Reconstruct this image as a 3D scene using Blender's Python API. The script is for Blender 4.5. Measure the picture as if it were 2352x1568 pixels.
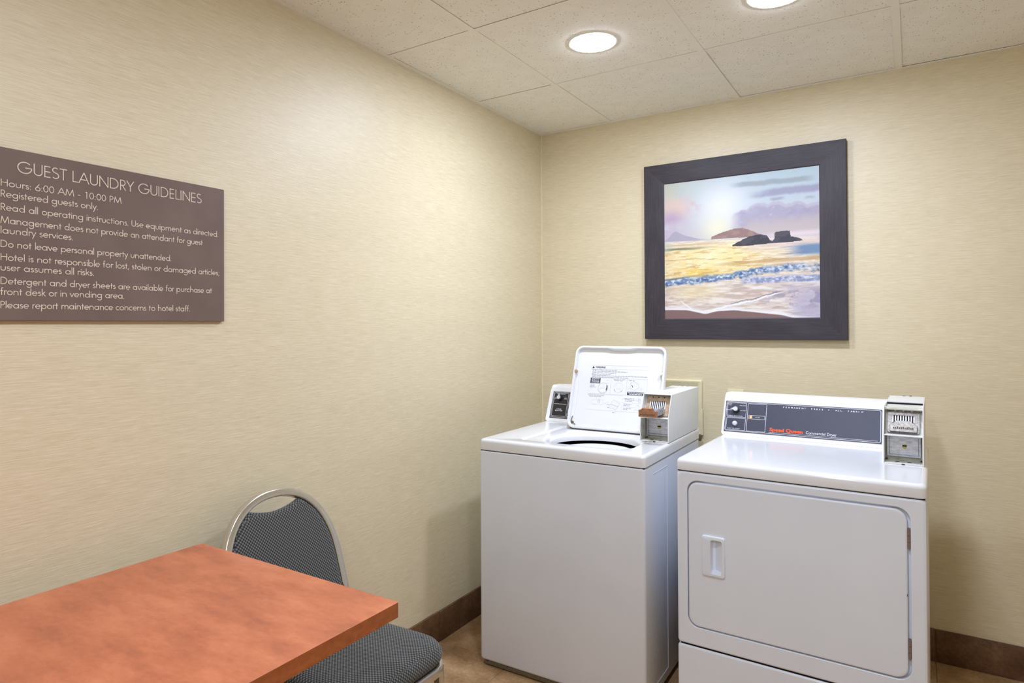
import bpy, bmesh, math, random
import numpy as np
from mathutils import Vector, Matrix

for o in list(bpy.data.objects):
    bpy.data.objects.remove(o)
scene = bpy.context.scene
COL = scene.collection
R = math.radians
random.seed(7)

# ------------------------------------------------------------------ camera
cam_data = bpy.data.cameras.new('camera')
cam = bpy.data.objects.new('camera', cam_data)
COL.objects.link(cam)
scene.camera = cam
YAW, PITCH, ROLL = R(33.2605), R(0.4695), R(-0.253)
fw = Vector((-math.sin(YAW) * math.cos(PITCH), math.cos(YAW) * math.cos(PITCH), math.sin(PITCH)))
rt = Vector((math.cos(YAW), math.sin(YAW), 0))
up = rt.cross(fw)
r2 = rt * math.cos(ROLL) + up * math.sin(ROLL)
u2 = -rt * math.sin(ROLL) + up * math.cos(ROLL)
cam.matrix_world = Matrix(((r2.x, u2.x, -fw.x, 1.6556), (r2.y, u2.y, -fw.y, -3.0677),
                           (r2.z, u2.z, -fw.z, 1.3018), (0, 0, 0, 1)))
cam_data.sensor_width = 36.0
cam_data.lens = 36.0 * 1497.91 / 2352
cam_data.shift_x = 59.43 / 2352
cam_data.shift_y = -47.96 / 2352
cam_data.clip_start = 0.02

# ------------------------------------------------------------------ world, view
world = bpy.data.worlds.new('world')
scene.world = world
world.use_nodes = True
world.node_tree.nodes['Background'].inputs[0].default_value = (0.05, 0.05, 0.05, 1)
vs = scene.view_settings
vs.view_transform = 'Standard'
vs.look = 'None'
vs.exposure = 0.0
vs.gamma = 1.0
vs.use_curve_mapping = False
LAMP_STRENGTH = 196.0
LAMP_COLOR = (0.915, 1.01, 1.23, 1)
# all ceiling downlights: tile centres (x, y); the first two are in view, the rest added unseen for fill
LIGHTS = [(0.70, -0.905), (1.309, -0.905), (1.309, -3.354), (1.309, -2.134), (1.309, -3.963)]

# ------------------------------------------------------------------ node helpers
def srgb(r, g, b):
    f = lambda c: (c / 255 / 12.92) if c / 255 <= 0.04045 else ((c / 255 + 0.055) / 1.055) ** 2.4
    return (f(r), f(g), f(b), 1)

class NT:
    def __init__(self, name, rough=0.5, spec=0.5, metal=0.0, color=(0.8, 0.8, 0.8, 1)):
        self.m = bpy.data.materials.new(name)
        self.m.use_nodes = True
        self.t = self.m.node_tree
        self.b = self.t.nodes['Principled BSDF']
        self.b.inputs['Roughness'].default_value = rough
        self.b.inputs['Metallic'].default_value = metal
        self.b.inputs['Specular IOR Level'].default_value = spec
        self.b.inputs['Base Color'].default_value = color
    def n(self, kind, **kw):
        x = self.t.nodes.new(kind)
        for k, v in kw.items():
            setattr(x, k, v)
        return x
    def l(self, a, b):
        self.t.links.new(a, b)
    def uv(self, sx=1, sy=1, rot=0.0):
        c = self.n('ShaderNodeTexCoord')
        mp = self.n('ShaderNodeMapping')
        mp.inputs['Scale'].default_value = (sx, sy, 1)
        mp.inputs['Rotation'].default_value = (0, 0, rot)
        self.l(c.outputs['UV'], mp.inputs['Vector'])
        return mp.outputs[0]
    def obj(self, s=1):
        c = self.n('ShaderNodeTexCoord')
        mp = self.n('ShaderNodeMapping')
        s = s if isinstance(s, tuple) else (s, s, s)
        mp.inputs['Scale'].default_value = s
        self.l(c.outputs['Object'], mp.inputs['Vector'])
        return mp.outputs[0]
    def noise(self, vec, scale, detail=3, rough=0.5):
        x = self.n('ShaderNodeTexNoise')
        x.inputs['Scale'].default_value = scale
        x.inputs['Detail'].default_value = detail
        x.inputs['Roughness'].default_value = rough
        self.l(vec, x.inputs['Vector'])
        return x.outputs['Fac']
    def ramp(self, fac, stops):
        x = self.n('ShaderNodeValToRGB')
        e = x.color_ramp.elements
        while len(e) < len(stops):
            e.new(0.5)
        for i, (p, c) in enumerate(stops):
            e[i].position = p
            e[i].color = c
        self.l(fac, x.inputs['Fac'])
        return x.outputs['Color']
    def math(self, op, a, b=None):
        x = self.n('ShaderNodeMath', operation=op)
        for i, v in enumerate((a, b)):
            if v is None:
                continue
            if isinstance(v, (int, float)):
                x.inputs[i].default_value = v
            else:
                self.l(v, x.inputs[i])
        return x.outputs[0]
    def mix(self, fac, a, b, blend='MIX'):
        x = self.n('ShaderNodeMix', data_type='RGBA', blend_type=blend)
        for k, v in ((0, fac), (6, a), (7, b)):
            if isinstance(v, (int, float, tuple)):
                x.inputs[k].default_value = v
            else:
                self.l(v, x.inputs[k])
        return x.outputs[2]
    def color(self, c):
        self.l(c, self.b.inputs['Base Color'])
    def bump(self, h, strength=0.2, dist=0.001):
        x = self.n('ShaderNodeBump')
        x.inputs['Strength'].default_value = strength
        x.inputs['Distance'].default_value = dist
        self.l(h, x.inputs['Height'])
        self.l(x.outputs[0], self.b.inputs['Normal'])

M = {}
def plain(name, rgb, rough=0.5, spec=0.5, metal=0.0, vary=0.06, scale=60):
    """plain surface with a faint procedural tone variation"""
    t = NT(name, rough, spec, metal)
    c = srgb(*rgb)
    f = t.noise(t.obj(), scale, 3)
    d = tuple(x * (1 - vary) for x in c[:3]) + (1,)
    h = tuple(min(1, x * (1 + vary)) for x in c[:3]) + (1,)
    t.color(t.ramp(f, [(0.3, d), (0.7, h)]))
    M[name] = t.m
    return t

# wallpaper: fine horizontal woven grain in beige vinyl
t = NT('wallpaper', 0.45, 0.7)
fine = t.noise(t.uv(13, 400), 1.0, 3, 0.6)
fine2 = t.noise(t.uv(38, 760), 1.0, 2, 0.5)
broad = t.noise(t.uv(1.2, 9), 1.0, 3, 0.5)
mixf = t.math('ADD', t.math('MULTIPLY', fine, 0.65), t.math('MULTIPLY', fine2, 0.35))
c1 = t.ramp(mixf, [(0.33, srgb(207, 193, 157)), (0.5, srgb(220, 207, 174)), (0.68, srgb(232, 221, 193))])
c2 = t.ramp(broad, [(0.3, (0.975, 0.975, 0.97, 1)), (0.7, (1.015, 1.015, 1.015, 1))])
t.color(t.mix(1.0, c1, c2, 'MULTIPLY'))
t.bump(mixf, 0.35, 0.0012)
M['wallpaper'] = t.m

# ceiling tile: cream mineral fibre with pin holes and fissures
t = NT('ceiling_tile', 0.95, 0.1)
v = t.n('ShaderNodeTexVoronoi')
v.inputs['Scale'].default_value = 125
v.inputs['Randomness'].default_value = 1.0
t.l(t.uv(1, 1), v.inputs['Vector'])
sep = t.n('ShaderNodeSeparateColor')
t.l(v.outputs['Color'], sep.inputs[0])
rad = t.math('MULTIPLY', sep.outputs[0], 0.27)
hole = t.math('MULTIPLY', t.math('LESS_THAN', v.outputs['Distance'], rad), t.math('GREATER_THAN', sep.outputs[1], 0.45))
v2 = t.n('ShaderNodeTexVoronoi')
v2.inputs['Scale'].default_value = 190
t.l(t.uv(1, 1), v2.inputs['Vector'])
sep2 = t.n('ShaderNodeSeparateColor')
t.l(v2.outputs['Color'], sep2.inputs[0])
hole2 = t.math('MULTIPLY', t.math('LESS_THAN', v2.outputs['Distance'], 0.2), t.math('GREATER_THAN', sep2.outputs[1], 0.72))
holes = t.math('MAXIMUM', hole, t.math('MULTIPLY', hole2, 0.6))
base = t.ramp(t.noise(t.uv(1, 1), 14, 3), [(0.3, srgb(245, 242, 232)), (0.7, srgb(250, 248, 240))])
t.color(t.mix(t.math('MULTIPLY', holes, 0.72), base, srgb(110, 92, 64)))
t.bump(t.math('MULTIPLY', holes, -1.0), 0.4, 0.002)
M['ceiling_tile'] = t.m
plain('ceiling_tee', (246, 243, 233), 0.5, 0.4, vary=0.015)
plain('plenum', (90, 88, 84), 0.9)

# floor and base tile: brown mottled porcelain
def tile_mat(name, lo, mid, hi, rough):
    t = NT(name, rough, 0.4)
    a = t.noise(t.obj(), 7, 6, 0.62)
    b = t.noise(t.obj((60, 60, 60)), 1.4, 4, 0.6)
    c = t.ramp(t.math('ADD', t.math('MULTIPLY', a, 0.7), t.math('MULTIPLY', b, 0.3)),
               [(0.36, srgb(*lo)), (0.5, srgb(*mid)), (0.64, srgb(*hi))])
    t.color(c)
    t.bump(b, 0.15, 0.0008)
    M[name] = t.m
tile_mat('floor_tile', (140, 108, 74), (170, 136, 98), (193, 162, 122), 0.45)
tile_mat('base_tile', (78, 54, 36), (102, 73, 50), (126, 95, 68), 0.5)
plain('grout', (150, 126, 96), 0.9, 0.2, vary=0.1)
plain('base_grout', (128, 104, 80), 0.9, 0.2, vary=0.1)
plain('caulk', (226, 210, 170), 0.6, 0.3)

# appliances
t = NT('enamel', 0.16, 0.5)
t.color(t.ramp(t.noise(t.obj(), 5, 3), [(0.3, srgb(222, 223, 225)), (0.7, srgb(228, 229, 231))]))
t.bump(t.noise(t.obj(), 420, 2), 0.03, 0.0005)
t.b.inputs['Coat Weight'].default_value = 0.2
t.b.inputs['Coat Roughness'].default_value = 0.08
M['enamel'] = t.m
t = NT('cabinet_enamel', 0.32, 0.45)
t.color(t.ramp(t.noise(t.obj(), 4, 4), [(0.3, srgb(224, 230, 240)), (0.7, srgb(230, 236, 246))]))
t.bump(t.noise(t.obj(), 380, 2), 0.05, 0.0005)
M['cabinet_enamel'] = t.m
plain('white_plastic', (234, 235, 236), 0.3, 0.5, vary=0.02)
plain('off_white_plastic', (222, 222, 212), 0.4, 0.4, vary=0.03)
plain('sheet_metal_white', (232, 234, 234), 0.3, 0.5, vary=0.02, scale=25)
t = NT('case_inside', 0.5, 0.4)
f = t.noise(t.obj(), 45, 5, 0.7)
t.color(t.ramp(f, [(0.30, srgb(150, 140, 116)), (0.42, srgb(206, 206, 194)), (0.7, srgb(218, 219, 208))]))
M['case_inside'] = t.m
t = NT('zinc', 0.38, 0.5, 0.85)
f = t.noise(t.obj((1, 1, 3)), 60, 5, 0.65)
t.color(t.ramp(f, [(0.3, srgb(168, 172, 182)), (0.7, srgb(216, 220, 230))]))
M['zinc'] = t.m
t = NT('worn_steel', 0.42, 0.5, 0.8)
f = t.noise(t.obj(), 120, 5, 0.7)
t.color(t.ramp(f, [(0.3, srgb(118, 112, 106)), (0.7, srgb(182, 178, 172))]))
t.bump(f, 0.2, 0.0006)
M['worn_steel'] = t.m
t = NT('worn_brass', 0.45, 0.5, 0.55)
f = t.noise(t.obj(), 110, 5, 0.7)
t.color(t.ramp(f, [(0.3, srgb(150, 104, 76)), (0.7, srgb(190, 142, 106))]))
t.bump(f, 0.2, 0.0006)
M['worn_brass'] = t.m
t = NT('bronze_plate', 0.5, 0.5, 0.3)
f = t.noise(t.obj(), 80, 4, 0.6)
t.color(t.ramp(f, [(0.3, srgb(168, 142, 116)), (0.7, srgb(192, 168, 140))]))
M['bronze_plate'] = t.m
plain('brass_lock', (172, 158, 96), 0.35, 0.5, 0.7)
plain('bright_fin', (238, 240, 248), 0.25, 0.6)
plain('dark_gap', (22, 20, 30), 0.7, 0.2)
plain('dark_rubber', (40, 38, 36), 0.7, 0.3)
plain('grime', (104, 92, 70), 0.8, 0.2, vary=0.3, scale=160)
plain('hinge_metal', (150, 132, 124), 0.45, 0.5, 0.6)
plain('panel_navy', (66, 68, 82), 0.4, 0.35, vary=0.03)
plain('panel_black', (46, 45, 44), 0.4, 0.35, vary=0.03)
plain('knob_black', (36, 36, 40), 0.35, 0.5)
plain('knob_grey', (206, 208, 210), 0.4, 0.5)
plain('print_white', (232, 233, 238), 0.5, 0.3, vary=0.01)
plain('print_orange', (246, 92, 48), 0.5, 0.3, vary=0.02)
plain('print_grey', (168, 170, 176), 0.6, 0.2, vary=0.02)
plain('print_pale', (206, 208, 213), 0.6, 0.2, vary=0.02)
plain('print_dark', (60, 62, 72), 0.6, 0.2, vary=0.02)
plain('shade_brown', (64, 56, 44), 0.7, 0.2, vary=0.25, scale=30)  # dark tone standing in for shade inside the washer
plain('tub_white', (214, 217, 216), 0.35, 0.5, vary=0.03)
t = plain('led_orange', (255, 120, 50), 0.4)
t.b.inputs['Emission Color'].default_value = (1.0, 0.22, 0.05, 1)
t.b.inputs['Emission Strength'].default_value = 1.2
t = plain('led_core', (255, 190, 130), 0.4)
t.b.inputs['Emission Color'].default_value = (1.0, 0.5, 0.25, 1)
t.b.inputs['Emission Strength'].default_value = 1.6

# table laminate
t = NT('laminate', 0.34, 0.45)
a = t.noise(t.uv(3.0, 7.5, 0.35), 1.6, 5, 0.62)
b = t.noise(t.uv(60, 90), 1.0, 4, 0.65)
c = t.math('ADD', t.math('MULTIPLY', a, 0.8), t.math('MULTIPLY', b, 0.2))
t.color(t.ramp(c, [(0.34, srgb(164, 89, 60)), (0.5, srgb(191, 109, 72)), (0.66, srgb(209, 127, 88))]))
M['laminate'] = t.m
t = NT('laminate_edge', 0.4, 0.4)
a = t.noise(t.uv(40, 60), 1.0, 5, 0.65)
t.color(t.ramp(a, [(0.3, srgb(146, 78, 38)), (0.7, srgb(176, 100, 54))]))
M['laminate_edge'] = t.m
plain('black_iron', (38, 38, 40), 0.5, 0.4)

# chair
t = NT('fabric', 0.95, 0.12)
P = 0.0096
sepx = t.n('ShaderNodeSeparateXYZ')
t.l(t.uv(1, 1), sepx.inputs[0])
su = t.math('SINE', t.math('MULTIPLY', sepx.outputs[0], 2 * math.pi / P))
sv = t.math('SINE', t.math('MULTIPLY', sepx.outputs[1], 2 * math.pi / P))
w = t.math('MULTIPLY', su, sv)
w = t.math('ADD', t.math('MULTIPLY', w, 0.5), 0.5)
n1 = t.noise(t.uv(1, 1), 900, 2)
n2 = t.noise(t.uv(1, 1), 260, 3)
ww = t.math('ADD', t.math('MULTIPLY', w, 0.7), t.math('MULTIPLY', n1, 0.3))
col = t.ramp(ww, [(0.25, srgb(40, 40, 40)), (0.5, srgb(74, 74, 72)), (0.8, srgb(136, 137, 130))])
col = t.mix(t.math('MULTIPLY', n2, 0.35), col, srgb(68, 70, 74))
t.color(col)
t.bump(ww, 0.6, 0.0025)
t.b.inputs['Sheen Weight'].default_value = 0.15
M['fabric'] = t.m
plain('silver_tube', (205, 202, 194), 0.2, 0.5, 0.85, vary=0.03)
plain('dark_back', (40, 42, 46), 0.8, 0.2)

# sign, picture frame, plates
t = NT('sign_brown', 0.55, 0.3)
t.color(t.ramp(t.noise(t.obj(), 9, 4), [(0.3, srgb(110, 92, 84)), (0.7, srgb(120, 102, 93))]))
M['sign_brown'] = t.m
plain('sign_letters', (222, 207, 188), 0.6, 0.2, vary=0.02)
t = NT('frame_wood', 0.5, 0.35)
a = t.noise(t.uv(9, 170), 1.0, 5, 0.7)
b = t.noise(t.uv(5, 14), 1.0, 3, 0.5)
c = t.math('ADD', t.math('MULTIPLY', a, 0.6), t.math('MULTIPLY', b, 0.4))
t.color(t.ramp(c, [(0.32, srgb(44, 39, 44)), (0.5, srgb(56, 51, 57)), (0.68, srgb(70, 64, 71))]))
t.bump(a, 0.35, 0.001)
M['frame_wood'] = t.m
t = NT('art_print', 0.5, 0.25)
va = t.n('ShaderNodeVertexColor', layer_name='print')
t.color(va.outputs['Color'])
M['art_print'] = t.m
plain('cream_plastic', (228, 219, 184), 0.4, 0.4, vary=0.02)
plain('ivory_plastic', (222, 216, 178), 0.4, 0.4, vary=0.02)
plain('lamp_trim', (244, 244, 240), 0.4, 0.4, vary=0.01)
t = NT('lamp_lens', 0.5)
t.b.inputs['Emission Color'].default_value = LAMP_COLOR
t.b.inputs['Emission Strength'].default_value = LAMP_STRENGTH
M['lamp_lens'] = t.m

# ------------------------------------------------------------------ mesh helpers
def box_uv(me):
    uvl = me.uv_layers.new(name='UVMap') if not me.uv_layers else me.uv_layers[0]
    n = len(me.loops)
    if n == 0:
        return
    co = np.empty(len(me.vertices) * 3); me.vertices.foreach_get('co', co); co = co.reshape(-1, 3)
    vi = np.empty(n, dtype=np.int32); me.loops.foreach_get('vertex_index', vi)
    fn = np.empty(len(me.polygons) * 3); me.polygons.foreach_get('normal', fn); fn = fn.reshape(-1, 3)
    tot = np.empty(len(me.polygons), dtype=np.int32); me.polygons.foreach_get('loop_total', tot)
    nn = np.abs(np.repeat(fn, tot, axis=0))
    ax = np.argmax(nn, axis=1)
    p = co[vi]
    uv = np.where((ax == 0)[:, None], p[:, [1, 2]], np.where((ax == 1)[:, None], p[:, [0, 2]], p[:, [0, 1]]))
    uvl.data.foreach_set('uv', uv.reshape(-1).astype(np.float32))

def obj(name, bm, mat, parent=None, smooth=35, loc=None, uv=None):
    if isinstance(bm, bmesh.types.BMesh):
        bmesh.ops.recalc_face_normals(bm, faces=bm.faces[:])
        me = bpy.data.meshes.new(name)
        bm.to_mesh(me)
        bm.free()
    else:
        me = bm
        me.name = name
    if smooth:
        me.shade_smooth()
        me.set_sharp_from_angle(angle=R(smooth))
    if uv is None:
        box_uv(me)
    me.materials.clear()
    me.materials.append(M[mat])
    o = bpy.data.objects.new(name, me)
    COL.objects.link(o)
    if parent:
        o.parent = parent
    if loc is not None:
        o.location = loc
    return o

def tag(o, label, cat, group=None):
    o['label'] = label
    o['category'] = cat
    if group:
        o['group'] = group
    return o

def thing(name, label, cat, loc=(0, 0, 0), rz=0.0, group=None):
    o = bpy.data.objects.new(name, None)
    o.empty_display_size = 0.1
    COL.objects.link(o)
    o.location = loc
    o.rotation_euler = (0, 0, rz)
    return tag(o, label, cat, group)

def struct(name, bm, mat, smooth=35):
    o = obj(name, bm, mat, None, smooth)
    o['kind'] = 'structure'
    return o

def part_label(o, s):
    o['label'] = s
    return o

def box(x0, x1, y0, y1, z0, z1, bev=0.0, seg=2, bm=None, m=None):
    bm2 = bmesh.new()
    bmesh.ops.create_cube(bm2, size=1.0)
    bmesh.ops.scale(bm2, vec=(x1 - x0, y1 - y0, z1 - z0), verts=bm2.verts)
    bmesh.ops.translate(bm2, vec=((x0 + x1) / 2, (y0 + y1) / 2, (z0 + z1) / 2), verts=bm2.verts)
    if bev:
        bmesh.ops.bevel(bm2, geom=bm2.edges[:] + bm2.verts[:], offset=bev, segments=seg, profile=0.5, affect='EDGES')
    if m is not None:
        bmesh.ops.transform(bm2, matrix=m, verts=bm2.verts)
    return merge(bm, bm2)

def merge(bm, bm2):
    if bm is None:
        return bm2
    me = bpy.data.meshes.new('tmp')
    bm2.to_mesh(me)
    bm2.free()
    bm.from_mesh(me)
    bpy.data.meshes.remove(me)
    return bm

def rr(x0, x1, y0, y1, r, n=5):
    pts = []
    for cx, cy, a in ((x1 - r, y1 - r, 0), (x0 + r, y1 - r, 90), (x0 + r, y0 + r, 180), (x1 - r, y0 + r, 270)):
        for i in range(n + 1):
            t = R(a + 90 * i / n)
            pts.append((cx + r * math.cos(t), cy + r * math.sin(t)))
    return pts

def loop(bm, pts):
    return [bm.verts.new(p) for p in pts]

def bridge(bm, la, lb):
    n = len(la)
    for i in range(n):
        bm.faces.new((la[i], la[(i + 1) % n], lb[(i + 1) % n], lb[i]))

def fill(bm, loops):
    es = []
    for lp in loops:
        for i in range(len(lp)):
            a, b = lp[i], lp[(i + 1) % len(lp)]
            e = bm.edges.get((a, b)) or bm.edges.new((a, b))
            es.append(e)
    bmesh.ops.triangle_fill(bm, use_beauty=True, use_dissolve=False, edges=es)

def prism(pts, a0, a1, axis='x', bev=0.0, seg=2, bm=None):
    """closed polygon extruded along an axis; pts in the other two axes, in order"""
    f = {'x': lambda p, a: (a, p[0], p[1]), 'y': lambda p, a: (p[0], a, p[1]), 'z': lambda p, a: (p[0], p[1], a)}[axis]
    b = bmesh.new()
    l0 = loop(b, [f(p, a0) for p in pts])
    l1 = loop(b, [f(p, a1) for p in pts])
    bridge(b, l0, l1)
    c0 = b.faces.new(l0)
    c1 = b.faces.new(list(reversed(l1)))
    if bev:
        es = list(c0.edges) + list(c1.edges)
        bmesh.ops.bevel(b, geom=es, offset=bev, segments=seg, profile=0.5, affect='EDGES')
    return merge(bm, b)

def sweep(path, w, h, r=0.004, bm=None, n=2, ref=Vector((0, 0, 1)), closed=False):
    """rounded rectangular tube w x h along a path; w lies across ref, h along ref"""
    b = bmesh.new()
    prof = rr(-w / 2, w / 2, -h / 2, h / 2, r, n)
    P_ = [Vector(p) for p in path]
    rings = []
    N = len(P_)
    for i in range(N):
        if closed:
            tg = (P_[(i + 1) % N] - P_[i - 1]).normalized()
        else:
            tg = (P_[min(i + 1, N - 1)] - P_[max(i - 1, 0)]).normalized()
        rf = ref(i) if callable(ref) else ref
        s = tg.cross(rf).normalized()
        u = s.cross(tg).normalized()
        rings.append(loop(b, [P_[i] + s * q[0] + u * q[1] for q in prof]))
    for i in range(N - 1):
        bridge(b, rings[i], rings[i + 1])
    if closed:
        bridge(b, rings[-1], rings[0])
    else:
        b.faces.new(rings[0])
        b.faces.new(rings[-1])
    return merge(bm, b)

def cyl(c, r, h, axis='z', n=24, bm=None, r2=None, bev=0.0):
    b = bmesh.new()
    bmesh.ops.create_cone(b, cap_ends=True, segments=n, radius1=r, radius2=r if r2 is None else r2, depth=h)
    if bev:
        es = [e for e in b.edges if abs(e.verts[0].co.z - e.verts[1].co.z) < 1e-6]
        bmesh.ops.bevel(b, geom=es, offset=bev, segments=2, profile=0.5, affect='EDGES')
    if axis == 'x':
        bmesh.ops.rotate(b, matrix=Matrix.Rotation(R(90), 3, 'Y'), verts=b.verts)
    if axis == 'y':
        bmesh.ops.rotate(b, matrix=Matrix.Rotation(R(90), 3, 'X'), verts=b.verts)
    bmesh.ops.translate(b, vec=c, verts=b.verts)
    return merge(bm, b)

def lathe(prof, n=48, bm=None, c=(0, 0, 0), close=False):
    b = bmesh.new()
    rings = []
    for (r, z) in prof:
        rings.append(loop(b, [(c[0] + r * math.cos(2 * math.pi * i / n), c[1] + r * math.sin(2 * math.pi * i / n), c[2] + z) for i in range(n)]))
    for i in range(len(rings) - 1):
        bridge(b, rings[i], rings[i + 1])
    if close:
        bridge(b, rings[-1], rings[0])
    return merge(bm, b)

# ------------------------------------------------------------------ room
HC = 2.3155
RX, RY = 2.95, -4.45          # far limits of the room (right wall, wall behind the camera)
TS = 0.457

def wall(name, x0, x1, y0, y1):
    o = struct(name, box(x0, x1, y0, y1, 0, HC + 0.12), 'wallpaper')
    return o
wall('wall_left', -0.1, 0.0, RY - 0.1, 0.1)
wall('wall_back', 0.0, RX, 0.0, 0.1)
wall('wall_right', RX, RX + 0.1, RY - 0.1, 0.1)
wall('wall_front', 0.0, RX, RY - 0.1, RY)

# corner bead of caulk
struct('trim_1', prism([(0, 0), (0.005, 0), (0.0035, -0.0035), (0, -0.005)], 0.125, HC - 0.002, 'z'), 'caulk')

# floor: grout bed with separate porcelain tiles
floor = struct('floor', box(-0.1, RX + 0.1, RY - 0.1, 0.1, -0.1, -0.002), 'grout')
xs = [0.0] + [0.344 + TS * k for k in range(0, 6)] + [RX]
ys = [0.0] + [-TS * k for k in range(1, 10)] + [RY]
for i in range(len(xs) - 1):
    for j in range(len(ys) - 1):
        x0, x1, y1, y0 = xs[i], xs[i + 1], ys[j], ys[j + 1]
        if x1 - x0 < 0.02 or y1 - y0 < 0.02:
            continue
        obj('floor_tile', box(x0 + 0.0015, x1 - 0.0015, y0 + 0.0015, y1 - 0.0015, -0.008, random.uniform(-0.0003, 0.0003), 0.001, 1), 'floor_tile', floor)

# tile baseboards
BBH = 0.125
def baseboard(name, axis, joints, wallpos, sgn):
    if axis == 'y':   # runs along y on an x wall
        a, b = joints[0], joints[-1]
        o = struct(name, box(min(wallpos, wallpos + sgn * 0.006), max(wallpos, wallpos + sgn * 0.006), a, b, 0.0, BBH - 0.002), 'base_grout')
        for i in range(len(joints) - 1):
            x0, x1 = sorted((wallpos, wallpos + sgn * 0.0105))
            obj('baseboard_tile', box(x0, x1, joints[i] + 0.003, joints[i + 1] - 0.003, 0.001, BBH + random.uniform(-0.001, 0.001), 0.0015, 2), 'base_tile', o)
    else:
        a, b = joints[0], joints[-1]
        o = struct(name, box(a, b, min(wallpos, wallpos + sgn * 0.006), max(wallpos, wallpos + sgn * 0.006), 0.0, BBH - 0.002), 'base_grout')
        for i in range(len(joints) - 1):
            y0, y1 = sorted((wallpos, wallpos + sgn * 0.0105))
            obj('baseboard_tile', box(joints[i] + 0.003, joints[i + 1] - 0.003, y0, y1, 0.001, BBH + random.uniform(-0.001, 0.001), 0.0015, 2), 'base_tile', o)
    return o
baseboard('baseboard_left', 'y', [RY] + [-0.458 * k for k in range(9, 0, -1)] + [-0.012], 0.0, 1)
baseboard('baseboard_back', 'x', [0.0, 0.344, 0.801, 1.258, 1.715, 2.172, 2.629, RX], 0.0, -1)
baseboard('baseboard_right', 'y', [RY] + [-0.458 * k for k in range(9, 0, -1)] + [-0.012], RX, -1)
baseboard('baseboard_front', 'x', [0.012, 0.344, 0.801, 1.258, 1.715, 2.172, 2.629, RX - 0.012], RY, 1)

# suspended ceiling: slab above, tees and lay-in tiles
ceiling = struct('ceiling', box(-0.1, RX + 0.1, RY - 0.1, 0.1, HC + 0.11, HC + 0.2), 'plenum')
T = 0.6096
gx = [0.3948 + T * k for k in range(0, 5)]
gy = [-0.6104 - T * k for k in range(0, 7)]
gx = [x for x in gx if x < RX - 0.03]
gy = [y for y in gy if y > RY + 0.03]
for x in gx:
    b = box(x - 0.012, x + 0.012, RY, 0, HC, HC + 0.0006, 0.0002, 1)
    b = box(x - 0.002, x + 0.002, RY, 0, HC + 0.0015, HC + 0.03, bm=b)
    obj('ceiling_tee', b, 'ceiling_tee', ceiling)
for y in gy:
    ex = [0.0] + gx + [RX]
    for i in range(len(ex) - 1):
        a = ex[i] + (0.012 if i else 0.0)
        c = ex[i + 1] - (0.012 if i < len(ex) - 2 else 0.0)
        b = box(a, c, y - 0.012, y + 0.012, HC + 0.0001, HC + 0.0006, 0.0002, 1)
        b = box(a, c, y - 0.002, y + 0.002, HC + 0.0019, HC + 0.03, bm=b)
        obj('ceiling_cross_tee', b, 'ceiling_tee', ceiling)
# wall angles
for i, (x0, x1, y0, y1) in enumerate(((0, 0.019, RY, 0), (0.019, RX, -0.019, 0), (RX - 0.019, RX, RY, -0.019), (0.019, RX - 0.019, RY, RY + 0.019))):
    struct('trim_%d' % (i + 2), box(x0, x1, y0, y1, HC - 0.0005, HC + 0.0012), 'ceiling_tee')
cx = [0.0] + gx + [RX]
cy = [0.0] + gy + [RY]
for i in range(len(cx) - 1):
    for j in range(len(cy) - 1):
        x0, x1, y1, y0 = cx[i] + 0.004, cx[i + 1] - 0.004, cy[j] - 0.004, cy[j + 1] + 0.004
        if x1 - x0 < 0.03 or y1 - y0 < 0.03:
            continue
        mx, my = (x0 + x1) / 2, (y0 + y1) / 2
        lit = [L for L in LIGHTS if x0 < L[0] < x1 and y0 < L[1] < y1]
        if lit:
            b = bmesh.new()
            zz = 0.0
            o0 = loop(b, [(x0 - mx, y0 - my, zz), (x1 - mx, y0 - my, zz), (x1 - mx, y1 - my, zz), (x0 - mx, y1 - my, zz)])
            o1 = loop(b, [(v.co.x, v.co.y, 0.016) for v in o0])
            h0 = loop(b, [(lit[0][0] - mx + 0.083 * math.cos(2 * math.pi * k / 40), lit[0][1] - my + 0.083 * math.sin(2 * math.pi * k / 40), zz) for k in range(40)])
            h1 = loop(b, [(v.co.x, v.co.y, 0.016) for v in h0])
            bridge(b, o0, o1); bridge(b, h0, h1)
            fill(b, [o0, h0])
            tilt = (0, 0)
        else:
            b = box(x0 - mx, x1 - mx, y0 - my, y1 - my, 0, 0.016)
            tilt = (random.uniform(-1, 1), random.uniform(-1, 1))
        o = obj('ceiling_tile', b, 'ceiling_tile', ceiling, smooth=0)
        lift = 0.0008 * (abs(tilt[0]) + abs(tilt[1])) + 0.0015
        o.location = (mx, my, HC + lift)
        o.rotation_euler = (tilt[0] * 0.0014, tilt[1] * 0.0014, 0)

# recessed downlights
def downlight(i, x, y):
    names = ['round white recessed downlight above the washer, nearest the left wall',
             'round white recessed downlight cut off by the top edge of the photo',
             'unseen recessed downlight added for fill light just behind the camera',
             'unseen recessed downlight added for fill light above and in front of the camera',
             'unseen recessed downlight added for fill light at the rear of the room']
    o = thing('recessed_downlight', names[i], 'light', (x, y, HC), 0, 'recessed ceiling downlights')
    obj('trim_ring', lathe([(0.0765, 0.012), (0.0765, -0.0004), (0.084, -0.0005), (0.0865, -0.0003), (0.0875, 0.0004), (0.0875, 0.0022), (0.082, 0.0022), (0.082, 0.012)], 56, close=True), 'lamp_trim', o)
    dome = [(0.0785 * math.cos(R(a)), -0.0006 - 0.005 * math.sin(R(a))) for a in range(0, 90, 9)] + [(0.0, -0.0056)]
    obj('lens', lathe(dome, 48), 'lamp_lens', o, smooth=60)
    obj('housing', lathe([(0.0, 0.1), (0.078, 0.1), (0.081, 0.004)], 32), 'lamp_trim', o)
for i, L in enumerate(LIGHTS):
    downlight(i, *L)

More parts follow.
